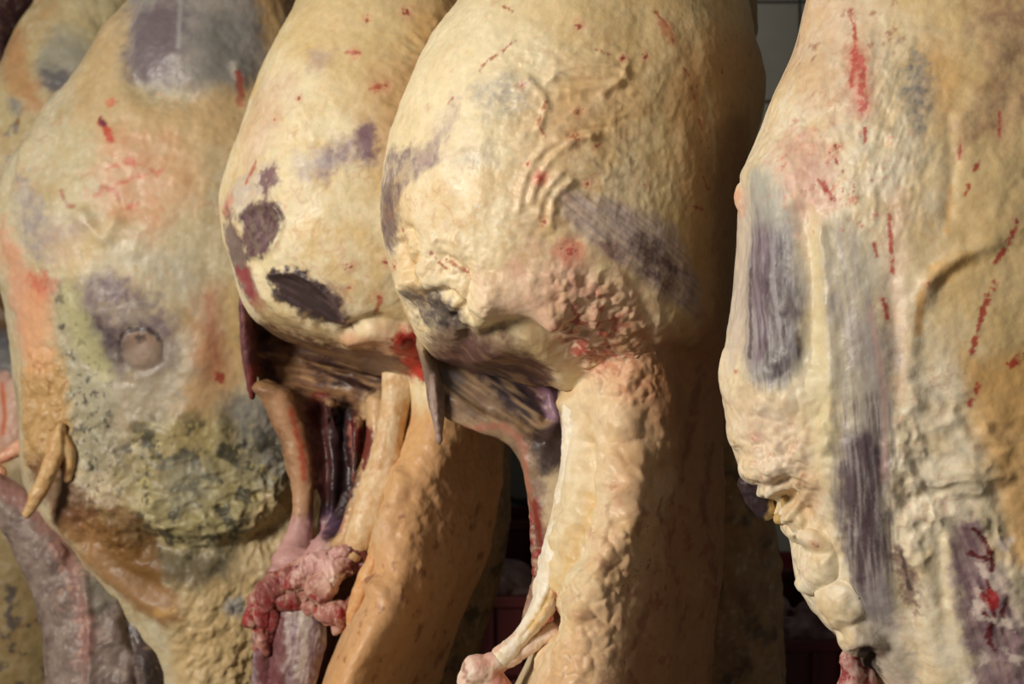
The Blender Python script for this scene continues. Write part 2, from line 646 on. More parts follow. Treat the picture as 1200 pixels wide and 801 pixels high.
            a.data.foreach_set('color', c4.ravel())
            b = me.attributes.new('lean', 'FLOAT', 'POINT')
            b.data.foreach_set('value', self.lean[used].astype(np.float32))
            if len(groups) > 1:
                me.normals_split_custom_set_from_vertices(N[used].astype(np.float32))
            me.materials.append(FLESH)
            ob = link(bpy.data.objects.new(nm, me), parent)
            if lab:
                ob['label'] = lab
            if nm == name:
                res = ob
        return res


# colours seen on the carcasses
CREAM = (228, 210, 170); IVORY = (232, 220, 190); TAN = (205, 172, 118); YELLOW = (214, 184, 116)
ORANGE = (200, 146, 92); PINK = (214, 158, 138); RED = (176, 40, 34); BRIGHT = (205, 44, 38); BLOOD = (120, 24, 24)
PURPLE = (126, 108, 114); PLUM = (84, 60, 66); DARK = (40, 27, 32); GREY = (146, 142, 142); BLUE = (120, 122, 132)
OLIVE = (150, 140, 100); WHITE = (236, 230, 214); MAUVE = (166, 142, 144); BROWN = (116, 78, 50)
GROUP_FRONT = 'beef sides hanging in the front row'


def side(name, D0, px, label, group=None):
    """the Empty of one hanging side, at its hook point"""
    k = D0 / F
    return empty(name, ((px - 600) * k, D0, CAMZ + 500 * k), label, 'meat', group)


# ------------------------------------------------------------------ the room
TILE = plain('glazed_tile', (132, 130, 120), 0.4, 0, 12, 0.06, 0.02)
GROUT = plain('grout', (62, 60, 56), 0.9, 0, 60, 0.2, 0.2)
CONCRETE = plain('wet_floor', (92, 84, 78), 0.35, 0, 9, 0.3, 0.3)
STEEL = plain('galvanised_steel', (120, 122, 124), 0.35, 0.9, 40, 0.15, 0.1)
REDPLASTIC = plain('red_plastic', (78, 16, 15), 0.42, 0, 25, 0.12, 0.08)
CABLE = plain('black_rubber', (26, 28, 26), 0.6)
PLASTER = plain('plaster', (150, 146, 136), 0.8)


def box_geo(x0, x1, y0, y1, z0, z1, b=0.0):
    """a box with its edges cut back by b"""
    if not b:
        v = [(x, y, z) for x in (x0, x1) for y in (y0, y1) for z in (z0, z1)]
        f = [(0, 1, 3, 2), (4, 6, 7, 5), (0, 4, 5, 1), (2, 3, 7, 6), (0, 2, 6, 4), (1, 5, 7, 3)]
        return v, f
    v = []
    for (y, i) in ((y1, 0), (y0 + b, 0), (y0, b)):
        v += [(x0 + i, y, z0 + i), (x1 - i, y, z0 + i), (x1 - i, y, z1 - i), (x0 + i, y, z1 - i)]
    f = [(3, 2, 1, 0), (8, 9, 10, 11)]
    for r in (0, 4):
        for j in range(4):
            f.append((r + j, r + (j + 1) % 4, r + 4 + (j + 1) % 4, r + 4 + j))
    return v, f


def structure(o):
    o['kind'] = 'structure'
    return o


def join(parts):
    V, Fc = [], []
    for v, f in parts:
        n = len(V); V += list(v); Fc += [tuple(i + n for i in q) for q in f]
    return V, Fc


WY = 4.75
v, f = box_geo(-4.2, 3.0, WY, WY + 0.12, 0, 3.6)
wall = structure(mesh_obj('wall_back', v, f, GROUT))
pitch = 0.332; gap = 0.010
tile_me = None
x_ref = (937.5 - 600) * WY / F; z_ref = CAMZ - (3.0 - 400.5) * WY / F
for i in range(-14, 7):
    for j in range(-9, 4):
        x = x_ref + i * pitch; z = z_ref + j * pitch
        if x < -4.15 or x + pitch > 3.0 or z < 0 or z + pitch > 3.6:
            continue
        if tile_me is None:
            v, f = box_geo(gap / 2, pitch - gap / 2, -0.008, 0.002, gap / 2, pitch - gap / 2, 0.002)
            t = mesh_obj('tile', v, f, TILE, wall); tile_me = t.data
        else:
            t = link(bpy.data.objects.new('tile', tile_me), wall)
        t.location = (x, WY, z)
v, f = box_geo(-4.2, 3.0, -1.5, WY + 0.12, -0.1, 0)
structure(mesh_obj('floor', v, f, CONCRETE))
v, f = box_geo(-4.3, -4.2, -1.5, WY + 0.12, 0, 3.6)
structure(mesh_obj('wall_left', v, f, PLASTER))
v, f = box_geo(3.0, 3.1, -1.5, WY + 0.12, 0, 3.6)
structure(mesh_obj('wall_right', v, f, PLASTER))


def crate(x, y, z, rz, label, w=0.60, d=0.40, h=0.20):
    """an open plastic meat crate: body, rim, ribs, two grips"""
    e = empty('plastic_crate', (x, y, z), label, 'crate', 'red crates stacked by the back wall')
    e.rotation_euler = (0, 0, rz)
    t = 0.012
    P = [box_geo(-w / 2 + .02, w / 2 - .02, -d / 2 + .02, d / 2 - .02, 0, t)]
    for s in (-1, 1):
        xs = sorted((s * (w / 2 - .02), s * (w / 2 - .02 - t))); P.append(box_geo(xs[0], xs[1], -d / 2 + .02, d / 2 - .02, 0, h))
        ys = sorted((s * (d / 2 - .02), s * (d / 2 - .02 - t))); P.append(box_geo(-w / 2 + .02, w / 2 - .02, ys[0], ys[1], 0, h))
    mesh_obj('crate_body', *join(P), REDPLASTIC, e)
    P = []
    for s in (-1, 1):
        xs = sorted((s * w / 2, s * (w / 2 - .034))); P.append(box_geo(xs[0], xs[1], -d / 2, d / 2, h - .028, h + .002))
        ys = sorted((s * d / 2, s * (d / 2 - .034))); P.append(box_geo(-w / 2 + .035, w / 2 - .035, ys[0], ys[1], h - .028, h + .002))
    r = mesh_obj('rim', *join(P), REDPLASTIC, e)
    m = r.modifiers.new('b', 'BEVEL'); m.width = 0.004; m.segments = 2
    rib = None
    for s in (-1, 1):
        for i in range(-3, 4):
            xx = i * w / 8
            if rib is None:
                v, f = box_geo(-.006, .006, -.012, .012, .01, h - .03)
                o = mesh_obj('rib', v, f, REDPLASTIC, e); rib = o.data
            else:
                o = link(bpy.data.objects.new('rib', rib), e)
            o.location = (xx, s * (d / 2 - .014), 0)
    return e



# ------------------------------------------------------------------ the big pale side in the middle
def build_middle():
    root = side('beef_side', 2.3, 690, 'pale round beef side in the middle, pointed flap and bone knob at its left edge', GROUP_FRONT)
    b = Flesh(2.3)
    b.loft([(-130, 610, 800, 130, 110), (-60, 585, 845, 160, 130), (0, 545, 868, 185, 150), (50, 507, 880, 200, 160, -.05), (100, 481, 893, 208, 165, -.1),
            (150, 462, 886, 212, 165, -.12), (200, 449, 876, 214, 165, -.15), (250, 446, 864, 214, 160, -.15), (300, 455, 856, 212, 150, -.15),
            (330, 464, 853, 208, 140, -.15), (360, 474, 850, 196, 130, -.1), (385, 483, 848, 176, 120, 0), (405, 496, 846, 146, 110, .05),
            (420, 512, 846, 116, 104, .1), (434, 560, 846, 96, 98, .15), (450, 610, 846, 80, 90, .2)], M=72)
    b.loft([(330, 640, 850, 120, 100, -.3), (400, 652, 848, 128, 100, -.3), (450, 655, 848, 136, 100, -.35), (500, 662, 848, 138, 95, -.5),
            (560, 660, 850, 146, 95, -.75), (620, 648, 850, 160, 95, -.92), (680, 640, 846, 176, 95, -1), (730, 628, 840, 190, 95, -1),
            (770, 620, 836, 198, 95, -1), (801, 606, 832, 204, 95, -1), (860, 580, 820, 208, 90, -1)], M=72, e=1.7)
    b.skin(0.0022, 18)
    # --- form
    b.lumps(None, 70, 5, 'fbm', seed=1)
    b.lumps(None, 22, 0.55, 'fbm', seed=2); b.lumps(None, 7, 0.45, 'fbm', seed=12)
    b.lumps([(590, 40), (760, 40), (800, 150), (790, 260), (690, 300), (620, 330), (580, 260), (590, 140)], 26, 0.9, 'fold', 40, 100, 1.8, 3)
    for p in ([(640, 98), (660, 82), (695, 76), (722, 80), (733, 92), (705, 101), (668, 106)], [(650, 92), (690, 88), (720, 90)],
              [(690, 160), (665, 163), (642, 172), (624, 190), (614, 215), (608, 245)], [(700, 158), (670, 168), (648, 184), (634, 205), (622, 235)],
              [(655, 205), (638, 228), (630, 255)], [(668, 214), (650, 232), (645, 262)], [(735, 75), (725, 95), (705, 110)],
              [(620, 95), (640, 120), (632, 150)]):
        b.ridge(p, 4.5, 3)
    b.ridge([(715, 150), (690, 152), (668, 158)], 3, -2)
    b.lumps([(590, 70), (740, 60), (750, 170), (690, 260), (620, 330), (585, 250)], 16, 2.0, 'fold', 25, 10, 2.4, 33)
    # lower fold: loose fat gathered above the opening
    b.ridge([(556, 356), (590, 342), (620, 344), (644, 360)], 20, 10)
    b.ridge([(575, 350), (566, 370), (560, 395)], 9, 6)
    b.ridge([(545, 398), (600, 384), (640, 392), (672, 405)], 10, -10)
    b.ridge([(560, 420), (610, 404), (650, 424), (672, 470)], 12, 6)
    b.bump(650, 372, 15, 12, 12); b.bump(668, 388, 10, 9, 7); b.bump(690, 372, 14, 10, 6)
    b.lumps([(632, 320), (700, 318), (770, 380), (775, 450), (740, 475), (695, 455), (655, 395)], 15, 5.5, 'cell', 14, seed=5)
    b.lumps([(632, 320), (790, 330), (800, 470), (690, 470)], 50, 4, 'fold', 25, 60, 1.5, 6)
    b.bump(478, 332, 14, 16, 9); b.bump(494, 318, 10, 8, 6); b.bump(505, 330, 12, 9, 6)
    for p in ([(478, 268), (488, 295), (478, 318)], [(520, 300), (545, 320), (548, 350), (530, 372)], [(500, 345), (530, 345), (552, 368)],
              [(468, 285), (476, 310), (490, 325)]):
        b.ridge(p, 5, -7)
    b.lumps([(465, 270), (560, 290), (590, 370), (530, 400), (475, 380)], 20, 6, 'fbm', 15, 30, 1.4, 7)
    b.bump(508, 365, 26, 16, -10, 35)
    # column: bubbled fat
    b.lumps([(680, 440), (770, 450), (800, 560), (760, 640), (700, 640), (690, 540)], 30, 6, 'cell', 20, seed=8)
    b.lumps([(640, 600), (720, 600), (745, 680), (700, 790), (630, 790), (630, 740)], 22, 7, 'cell', 14, seed=9)
    b.bump(738, 568, 26, 24, 16); b.bump(748, 600, 16, 9, 6); b.bump(728, 495, 18, 18, 8); b.bump(735, 415, 30, 20, 6)
    b.ridge([(735, 620), (705, 660), (680, 720)], 16, 8)
    b.ridge([(692, 520), (690, 570), (672, 640), (650, 700), (625, 745)], 6, -9)
    b.ridge([(672, 470), (680, 530), (672, 590), (655, 650), (640, 700), (612, 745)], 10, 12)
    b.ridge([(690, 590), (692, 625), (684, 655)], 9, -6)
    b.ridge([(800, 420), (815, 520), (800, 620), (810, 740)], 14, -7)
    b.ridge([(775, 560), (780, 640), (760, 720)], 20, -5)
    b.bump(635, 722, 12, 26, -20, 30)
    b.sculpt_done()
    # --- colour
    b.base([(228, 208, 164), (218, 188, 138), (236, 220, 186)], 110).grain()
    b.patch([(590, -40), (900, -40), (900, 330), (840, 420), (800, 350), (760, 200), (690, 100)], (214, 184, 124), .55, 50, 30, 50)
    b.patch([(800, 60), (905, 60), (890, 330), (850, 520), (820, 430), (800, 240)], (196, 142, 88), .6, 22, 14, 30)
    b.patch([(838, 160), (880, 150), (870, 400), (842, 470), (838, 300)], (120, 84, 62), .5, 14, 10, 20)
    b.patch([(640, 90), (740, 80), (740, 140), (680, 180), (640, 300), (610, 330), (600, 220)], (222, 176, 132), .35, 25, 20, 22)
    b.patch([(470, 40), (620, 0), (640, 90), (560, 160), (470, 180)], (238, 226, 190), .5, 40, 20, 40)
    # dark lean showing through thin fat
    b.patch([(448, 185), (478, 172), (512, 168), (505, 192), (478, 212), (466, 240), (462, 285), (452, 290), (444, 240)], PURPLE, .85, 8, 12, 20, mottle=.5)
    b.patch([(446, 225), (462, 215), (466, 255), (458, 290), (448, 275)], PLUM, .6, 6, 8, 14)
    b.patch([(505, 150), (530, 118), (545, 110), (530, 150), (512, 190), (490, 200)], MAUVE, .55, 8, 12, 16, mottle=.5)
    b.patch([(560, 105), (600, 90), (625, 110), (600, 135), (570, 140)], GREY, .6, 14, 14, 14, mottle=.6)
    b.patch([(530, 185), (570, 170), (580, 190), (540, 200)], GREY, .4, 10, 10, 14, mottle=.5)
    sh = [(657, 232), (680, 222), (716, 238), (752, 250), (790, 268), (806, 300), (822, 345), (815, 372), (790, 352), (768, 338), (738, 312), (700, 290), (672, 262)]
    b.patch(sh, (176, 156, 154), .8, 9, 12, 20, part=('thin_muscle_sheet', 'mauve muscle showing through the fat'), mottle=.35, ang=38, stretch=2.5)
    b.fibre(sh, 38, PURPLE, .5, 4, 50)
    b.fibre(sh, 38, (190, 172, 172), .5, 3, 60, .1, seed=4)
    for p in ([(735, 285), (760, 275), (785, 300), (800, 325), (775, 318), (750, 305)], [(700, 285), (716, 282), (732, 298), (720, 300)],
              [(752, 316), (770, 318), (790, 340), (770, 336)]):
        b.patch(p, PLUM, .8, 6, 8, 9, mottle=.4)
    for p in ([(530, 215), (575, 255), (622, 298)], [(520, 208), (570, 248), (625, 285)], [(545, 240), (600, 285)]):
        b.streak(p, WHITE, 1.0, .28, 1.2, 1, 5, .3)
    # pink wash and blood among the nodules
    b.patch([(600, 310), (690, 300), (770, 380), (780, 460), (720, 470), (660, 430), (640, 370)], PINK, .75, 25, 20, 24, mottle=.4)
    b.speckle([(650, 380), (700, 340), (770, 400), (770, 450), (720, 460), (680, 430)], (178, 70, 58), .75, 12, .02, 14)
    b.streak([(668, 404), (690, 412), (712, 428), (728, 430)], (150, 50, 42), 4, .6, 4, 7, 8)
    b.streak([(748, 468), (765, 448), (775, 440)], (150, 54, 44), 4, .5, 3, 5, 8)
    b.patch([(560, 330), (610, 325), (640, 350), (640, 380), (590, 372)], (226, 178, 160), .4, 16, 12, 16)
    b.patch([(700, 330), (760, 350), (800, 430), (760, 470), (740, 400)], (226, 190, 150), .3, 20, 14, 20)
    b.dots(((667, 294, 8), (633, 209, 5), (637, 260, 4), (688, 216, 4), (673, 161, 6), (618, 192, 3), (758, 215, 3), (677, 131, 5), (612, 100, 3), (679, 30, 5),
                      (687, 622, 7), (690, 590, 4), (721, 571, 5), (700, 170, 4), (652, 372, 3), (462, 312, 4), (730, 68, 4), (757, 66, 4)))
    b.spot(668, 295, 15, (216, 120, 100), .5, 6, 8, freq=9)
    b.spot(632, 208, 8, (220, 120, 100), .5, 4, 5)
    for p in ([(605, 45), (588, 60), (570, 72), (562, 84)], [(768, 12), (782, 32), (788, 48)], [(803, 80), (812, 100), (815, 118)], [(818, 196), (826, 212), (830, 220)],
              [(530, 115), (524, 122)], [(812, 242), (824, 246), (828, 254)], [(586, 5), (600, 12)], [(640, 120), (632, 145), (640, 160)], [(470, 268), (476, 288)],
              [(505, 295), (520, 315)], [(520, 305), (545, 322), (548, 332)], [(545, 350), (552, 366)], [(700, 58), (715, 64)], [(820, 140), (822, 150)]):
        b.streak(p, (160, 58, 46), 1.1, .75, 1.0, 2.2, 5, .25)
    b.streak([(778, 28), (786, 46)], (206, 110, 80), 6, .6, 4, 4)
    b.streak([(806, 0), (820, 60), (834, 140), (838, 200)], (228, 208, 160), 2, .5, 2, 1)
    b.speckle([(810, 60), (890, 60), (870, 300), (830, 300)], (110, 40, 34), .7, 7, .38, 20)
    # cut face under the fold
    b.patch([(478, 340), (506, 342), (534, 362), (548, 392), (520, 396), (492, 378)], (84, 76, 84), .9, 8, 9, 12, lean=.4, mottle=.3)
    b.patch([(500, 352), (522, 358), (538, 382), (516, 386)], DARK, .7, 6, 6, 10)
    b.patch([(500, 398), (548, 386), (610, 400), (660, 450), (668, 520), (640, 560), (560, 540), (500, 470)], (120, 92, 76), .8, 8, 8, 16)
    b.patch([(512, 412), (545, 402), (600, 408), (642, 430), (664, 470), (664, 510), (600, 500), (520, 460), (505, 430)], (92, 58, 58), .85, 6, 8, 14, lean=.6)
    b.patch([(560, 424), (610, 432), (640, 455), (620, 480), (570, 456)], (54, 46, 50), .7, 8, 9, 12)
    b.fibre([(512, 412), (600, 408), (664, 470), (600, 500), (510, 440)], 30, (168, 136, 104), .5, 6, 50, .1)
    # column
    b.patch([(690, 440), (850, 400), (850, 820), (640, 820), (690, 680), (700, 560)], (216, 170, 128), .65, 24, 18, 24)
    b.patch([(655, 430), (720, 460), (715, 560), (690, 650), (630, 760), (600, 760), (640, 640), (668, 540)], (232, 214, 176), .6, 14, 10, 18)
    b.streak([(690, 580), (672, 640), (648, 695), (622, 742), (590, 768)], (216, 178, 110), 4, .6, 5, 3, 12)
    b.patch([(760, 440), (850, 400), (860, 801), (720, 840), (760, 680), (790, 560)], (182, 130, 90), .85, 26, 18, 30)
    b.speckle([(720, 600), (840, 560), (840, 801), (690, 801)], (150, 70, 58), .55, 26, .12, 25, width=.25)
    b.speckle([(700, 640), (800, 600), (800, 801), (690, 801)], (92, 44, 40), .6, 9, .34, 25)
    for p in ([(822, 430), (815, 500), (806, 560)], [(835, 520), (826, 600), (838, 680)], [(770, 700), (740, 760)]):
        b.streak(p, (120, 66, 52), 4, .5, 4, 6, 16, .2)
    b.patch([(634, 700), (648, 690), (650, 705), (636, 735), (622, 748), (620, 738)], BLOOD, .95, 3, 4, 7, lean=1)
    b.speckle([(634, 700), (648, 690), (650, 705), (636, 735), (622, 748), (620, 738)], (200, 90, 84), .8, 6, .1, 3)
    b.streak([(680, 500), (676, 560)], (250, 240, 216), 5, .4, 4, 2)
    b.crevice((176, 96, 70), .35, 5, 6)
    b.speckle(None, (176, 92, 66), .28, 34, .3, seed=3, width=.3)
    b.speckle(None, (206, 168, 110), .35, 60, .15, seed=5, width=.3)
    b.build('fat_cover', root)

    # the shaded inner face behind the flap
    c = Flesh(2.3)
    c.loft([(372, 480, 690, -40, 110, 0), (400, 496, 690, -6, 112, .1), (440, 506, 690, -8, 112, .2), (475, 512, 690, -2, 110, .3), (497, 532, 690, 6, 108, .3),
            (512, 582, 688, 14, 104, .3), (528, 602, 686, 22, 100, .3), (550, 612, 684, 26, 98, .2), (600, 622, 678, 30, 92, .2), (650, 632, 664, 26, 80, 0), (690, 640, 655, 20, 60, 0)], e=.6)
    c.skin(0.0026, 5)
    c.lumps(None, 30, 4, 'fbm', ang=35, stretch=2.2)
    for p, h in (([(505, 420), (550, 450), (600, 470), (640, 490)], 5), ([(510, 450), (560, 485), (605, 500)], 4), ([(540, 425), (590, 440), (635, 465)], -6),
                 ([(505, 470), (540, 460), (570, 480)], -4), ([(640, 455), (650, 490), (640, 520)], 7)):
        c.ridge(p, 7, h)
    c.bump(640, 490, 7, 6, -10)
    c.sculpt_done()
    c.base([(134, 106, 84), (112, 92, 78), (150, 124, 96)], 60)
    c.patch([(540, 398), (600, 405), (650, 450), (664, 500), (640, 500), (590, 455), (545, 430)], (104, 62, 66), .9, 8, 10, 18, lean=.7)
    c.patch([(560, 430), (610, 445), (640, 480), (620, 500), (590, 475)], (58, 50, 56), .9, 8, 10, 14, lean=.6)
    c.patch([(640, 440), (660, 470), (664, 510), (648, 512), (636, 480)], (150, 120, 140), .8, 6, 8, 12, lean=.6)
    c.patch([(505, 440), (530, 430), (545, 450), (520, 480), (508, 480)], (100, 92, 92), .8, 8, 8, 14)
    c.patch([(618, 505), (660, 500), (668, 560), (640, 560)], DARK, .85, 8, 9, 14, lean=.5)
    c.fibre([(510, 430), (600, 440), (650, 490), (600, 510), (520, 495)], 35, (176, 146, 112), .7, 6, 60, 0)
    c.streak([(540, 505), (585, 500), (612, 520), (616, 560), (628, 610)], (170, 108, 88), 4, .7, 3, 4)
    c.patch([(622, 590), (634, 590), (640, 660), (632, 650)], BLOOD, .8, 4, 5, 8, lean=1)
    c.patch([(640, 560), (668, 560), (664, 640), (640, 620)], (204, 184, 150), .8, 8, 8, 12)
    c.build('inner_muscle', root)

    t = Flesh(2.3)
    t.tube([(494, 400, -16, 6, 24), (502, 425, -4, 8, 18), (508, 448, 0, 10, 12), (512, 470, -4, 10, 9), (514, 494, -8, 7, 7), (515, 519, -9, 2.5, 3)])
    t.skin(0.0018, 7)
    t.lumps(None, 18, 2.5, 'fbm', ang=80, stretch=2)
    t.ridge([(508, 440), (512, 480), (515, 515)], 3, 3)
    t.sculpt_done()
    t.base([(124, 102, 92), (98, 80, 76), (146, 124, 106)], 26)
    t.patch([(470, 365), (505, 380), (500, 420), (480, 410)], (170, 146, 116), .8, 14, 8, 14)
    t.streak([(506, 440), (507, 480), (514, 518)], (176, 150, 140), 2.5, .7, 2, 2)
    t.patch([(512, 440), (530, 450), (532, 476), (520, 480)], (104, 88, 84), .8, 6, 6, 9)
    t.build('flap', root)['label'] = 'pointed grey flap hanging from the bulge'

    t = Flesh(2.3)   # strand of fat along the edge with its knots
    t.tube([(668, 470, -60, 12, 16), (668, 530, -60, 13, 18), (660, 590, -66, 15, 22), (648, 640, -76, 16, 26), (636, 690, -84, 14, 24), (612, 726, -88, 10, 14), (586, 750, -92, 12, 12)])
    t.blob(636, 676, -76, 14, 18, 14)
    t.blob(642, 650, -66, 14, 16, 12)
    t.skin(0.0018, 6)
    t.lumps(None, 22, 3.5, 'fbm')
    t.lumps(None, 9, .8, 'fbm', seed=4)
    t.ridge([(676, 590), (662, 640), (642, 700), (612, 745)], 4, -3)
    t.sculpt_done()
    t.base([(240, 228, 204), (230, 212, 180), (244, 236, 218)], 40)
    t.streak([(680, 580), (668, 640), (650, 690), (622, 735)], (216, 174, 96), 5, .8, 4, 3)
    t.streak([(600, 742), (576, 764)], (206, 120, 104), 3, .5, 3, 4, 8, .3)
    t.build('tendon', root)

    t = Flesh(2.3)   # knobbed end of the bone
    t.blob(562, 762, -96, 19, 17, 18).blob(552, 776, -98, 12, 22, 14).blob(578, 755, -94, 14, 12, 12)
    t.tube([(566, 760, -96, 15, 15), (588, 784, -94, 13, 14), (602, 815, -90, 14, 16), (612, 870, -80, 14, 16)])
    t.tube([(580, 758, -92, 11, 11), (604, 748, -88, 9, 10), (626, 734, -84, 9, 10), (648, 724, -76, 12, 12)])
    t.skin(0.0018, 5)
    t.lumps(None, 16, 3, 'fbm')
    t.ridge([(545, 757), (560, 752), (580, 754)], 3, 2)
    t.sculpt_done()
    t.base([(232, 206, 184), (222, 176, 158), (238, 224, 204)], 24)
    t.patch([(556, 760), (575, 760), (578, 780), (560, 784)], (222, 160, 146), .6, 6, 5, 8)
    t.streak([(546, 760), (542, 778), (548, 798)], (150, 84, 62), 2, .7, 2, 3)
    t.patch([(578, 790), (600, 785), (604, 801), (585, 812)], (186, 84, 72), .7, 4, 5, 7)
    t.build('bone_end', root)['label'] = 'pink white knob of cut bone'

    t = Flesh(2.3)   # thin dangling shred behind the tendon
    t.tube([(626, 560, 0, 9, 8), (628, 600, 0, 8, 8), (630, 640, -6, 8, 8), (632, 665, -10, 6, 6), (627, 690, -6, 7, 6), (619, 720, 0, 7, 6), (614, 742, 4, 5, 5)])
    t.blob(632, 650, -30, 10, 14, 10).blob(630, 664, -32, 8, 9, 8)
    t.skin(0.0018, 4)
    t.lumps(None, 12, 3, 'fbm')
    t.sculpt_done()
    t.base([(150, 112, 92), (112, 74, 64), (180, 148, 124)], 22)
    t.speckle([(610, 600), (645, 600), (645, 680), (610, 680)], (140, 34, 38), .8, 12, .0, 6, width=.2)
    t.build('torn_membrane', root)

    s = Flesh(2.3)   # shank above the picture and the ribs below it
    s.loft([(-560, 660, 740, 40, 40), (-480, 655, 745, 44, 44), (-380, 640, 760, 60, 55), (-250, 625, 780, 95, 85), (-110, 612, 795, 120, 100)], M=32, step=20)
    s.skin(0.007, 4); s.lumps(None, 60, 6); s.sculpt_done(); s.base([TAN, CREAM, PURPLE], 120); s.build('shank', root)
    s = Flesh(2.3)
    s.loft([(830, 592, 826, 95, 88, -.9), (900, 570, 816, 100, 90, -.8), (1000, 560, 800, 100, 90, -.4), (1100, 590, 780, 80, 70), (1180, 640, 740, 50, 40)], M=32, step=20)
    s.skin(0.007, 4); s.lumps(None, 60, 6); s.sculpt_done(); s.base([TAN, CREAM, ORANGE], 120); s.build('neck_end', root)
    return root


build_middle()

# ------------------------------------------------------------------ the big side at the right edge of the picture
def build_right():
    root = side('beef_side', 1.9, 1090, 'large beef side at the right, long grey muscles running down beside cream fat', GROUP_FRONT)
    b = Flesh(1.9)
    b.loft([(-110, 985, 1290, 120, 100, .4), (-50, 962, 1300, 135, 110, .4), (0, 946, 1310, 148, 115, .4), (50, 934, 1318, 158, 118, .4), (100, 912, 1322, 168, 120, .4), (150, 893, 1326, 178, 122, .4),
            (200, 873, 1330, 184, 124, .4), (250, 867, 1330, 188, 124, .4), (300, 864, 1330, 188, 124, .4), (350, 860, 1328, 186, 122, .4), (400, 853, 1326, 184, 120, .4),
            (450, 848, 1324, 182, 118, .4), (500, 853, 1322, 180, 116, .4), (540, 864, 1320, 178, 114, .4), (570, 886, 1318, 176, 112, .4), (600, 912, 1316, 174, 110, .4),
            (640, 928, 1312, 172, 108, .4), (680, 934, 1310, 168, 106, .4), (720, 956, 1306, 164, 104, .4), (760, 990, 1302, 160, 102, .4), (801, 1020, 1300, 156, 100, .4), (850, 1040, 1290, 150, 96, .4)], e=.75, M=72)
    b.blob(858, 440, -10, 16, 36, 40).blob(866, 500, -20, 18, 30, 40).blob(882, 545, -40, 24, 22, 34).blob(900, 556, -55, 22, 18, 24)
    b.blob(930, 590, -60, 26, 20, 24).blob(948, 640, -70, 24, 40, 34).blob(936, 672, -60, 14, 12, 18).blob(972, 690, -80, 32, 36, 34).blob(990, 728, -90, 30, 26, 34)
    b.blob(872, 234, -10, 8, 18, 20)
    b.skin(0.0022, 12)
    b.lumps(None, 80, 6, 'fbm', seed=1)
    b.lumps(None, 24, 1.0, 'fbm', seed=2); b.lumps(None, 8, 0.5, 'fbm', seed=12)
    b.lumps([(880, 120), (1070, 20), (1080, 260), (980, 280), (880, 240)], 20, 1.6, 'fold', 30, 80, 1.8, 3)
    b.lumps([(1000, 100), (1090, 80), (1080, 250), (1010, 260)], 22, 2.0, 'fold', 25, 110, 2.0, 13)
    # long grey muscles stand proud between fat seams
    b.ridge([(905, 215), (908, 300), (908, 380), (905, 450)], 34, 12, 0)
    b.ridge([(880, 215), (874, 300), (870, 400)], 7, -5)
    b.ridge([(945, 250), (952, 340), (948, 430)], 9, -6)
    b.ridge([(990, 260), (1010, 400), (1015, 560), (1020, 690)], 30, 8, 0)
    b.ridge([(1045, 330), (1052, 480), (1046, 560)], 9, -3)
    b.ridge([(962, 270), (975, 400), (970, 520)], 8, 5)
    b.ridge([(1068, 270), (1064, 420), (1058, 520)], 12, 3)
    for p, w, h in (([(1160, 282), (1140, 296), (1120, 302), (1100, 322), (1082, 352)], 9, 8), ([(1122, 300), (1100, 312), (1090, 325)], 9, 5), ([(1084, 330), (1072, 372), (1066, 420)], 9, 4),
                    ([(1110, 250), (1116, 200), (1112, 140)], 8, -5), ([(1098, 336), (1120, 318), (1146, 306)], 7, -3), ([(1175, 190), (1170, 240), (1150, 270)], 10, 2),
                    ([(1170, 60), (1150, 100), (1130, 140)], 12, 4), ([(1190, 100), (1172, 140), (1178, 180)], 9, -2.5),
                    ([(1056, 548), (1090, 560), (1130, 552), (1180, 560)], 9, 8), ([(1060, 590), (1100, 580), (1140, 590)], 9, -9), ([(1070, 610), (1110, 600), (1150, 615)], 8, 6),
                    ([(1048, 500), (1056, 540), (1050, 580), (1062, 620), (1072, 650)], 9, 8), ([(1040, 520), (1046, 560)], 5, 6), ([(1074, 640), (1090, 720), (1104, 801)], 14, 8),
                    ([(1110, 640), (1120, 720), (1150, 801)], 12, 8), ([(1100, 630), (1106, 700)], 8, -8), ([(1046, 620), (1060, 700), (1080, 780)], 12, -7),
                    ([(1010, 735), (1040, 740), (1062, 760), (1075, 800)], 9, -6), ([(1060, 420), (1100, 460), (1140, 500)], 10, -4), ([(1132, 430), (1140, 500), (1170, 590), (1200, 690)], 12, -1.5)):
        b.ridge(p, w, h * .6)
    b.lumps([(1040, 510), (1085, 510), (1095, 650), (1050, 660)], 26, 5, 'fold', 14, 80, 1.5, 5)
    b.lumps([(860, 440), (960, 430), (975, 560), (900, 580), (855, 520)], 24, 5, 'cell', 18, seed=6)
    b.lumps([(1060, 440), (1180, 500), (1190, 600), (1080, 620)], 36, 6, 'fold', 25, 10, 1.8, 7)
    b.lumps([(1150, 615), (1200, 640), (1200, 801), (1160, 760), (1140, 700)], 26, 4, 'fold', 12, 60, 1.3, 8)
    b.lumps([(856, 505), (930, 520), (950, 600), (905, 600), (868, 560)], 17, 6, 'cell', 10, seed=21)
    b.ridge([(872, 568), (898, 572), (920, 566)], 6, -8); b.bump(918, 592, 9, 11, -14); b.ridge([(900, 575), (906, 600), (922, 606), (930, 592)], 5, 8)
    b.lumps([(925, 610), (1000, 620), (1010, 740), (960, 740)], 34, 5, 'fold', 14, 40, 1.4, 22)
    b.bump(905, 550, 18, 14, 8); b.bump(940, 625, 20, 12, 8); b.bump(935, 565, 14, 20, -8); b.bump(955, 650, 14, 7, -8)
    b.ridge([(925, 585), (945, 600), (955, 580)], 7, -6)
    b.ridge([(925, 700), (958, 735), (985, 748)], 8, -6)
    b.bump(1016, 775, 14, 12, -24)
    b.sculpt_done()
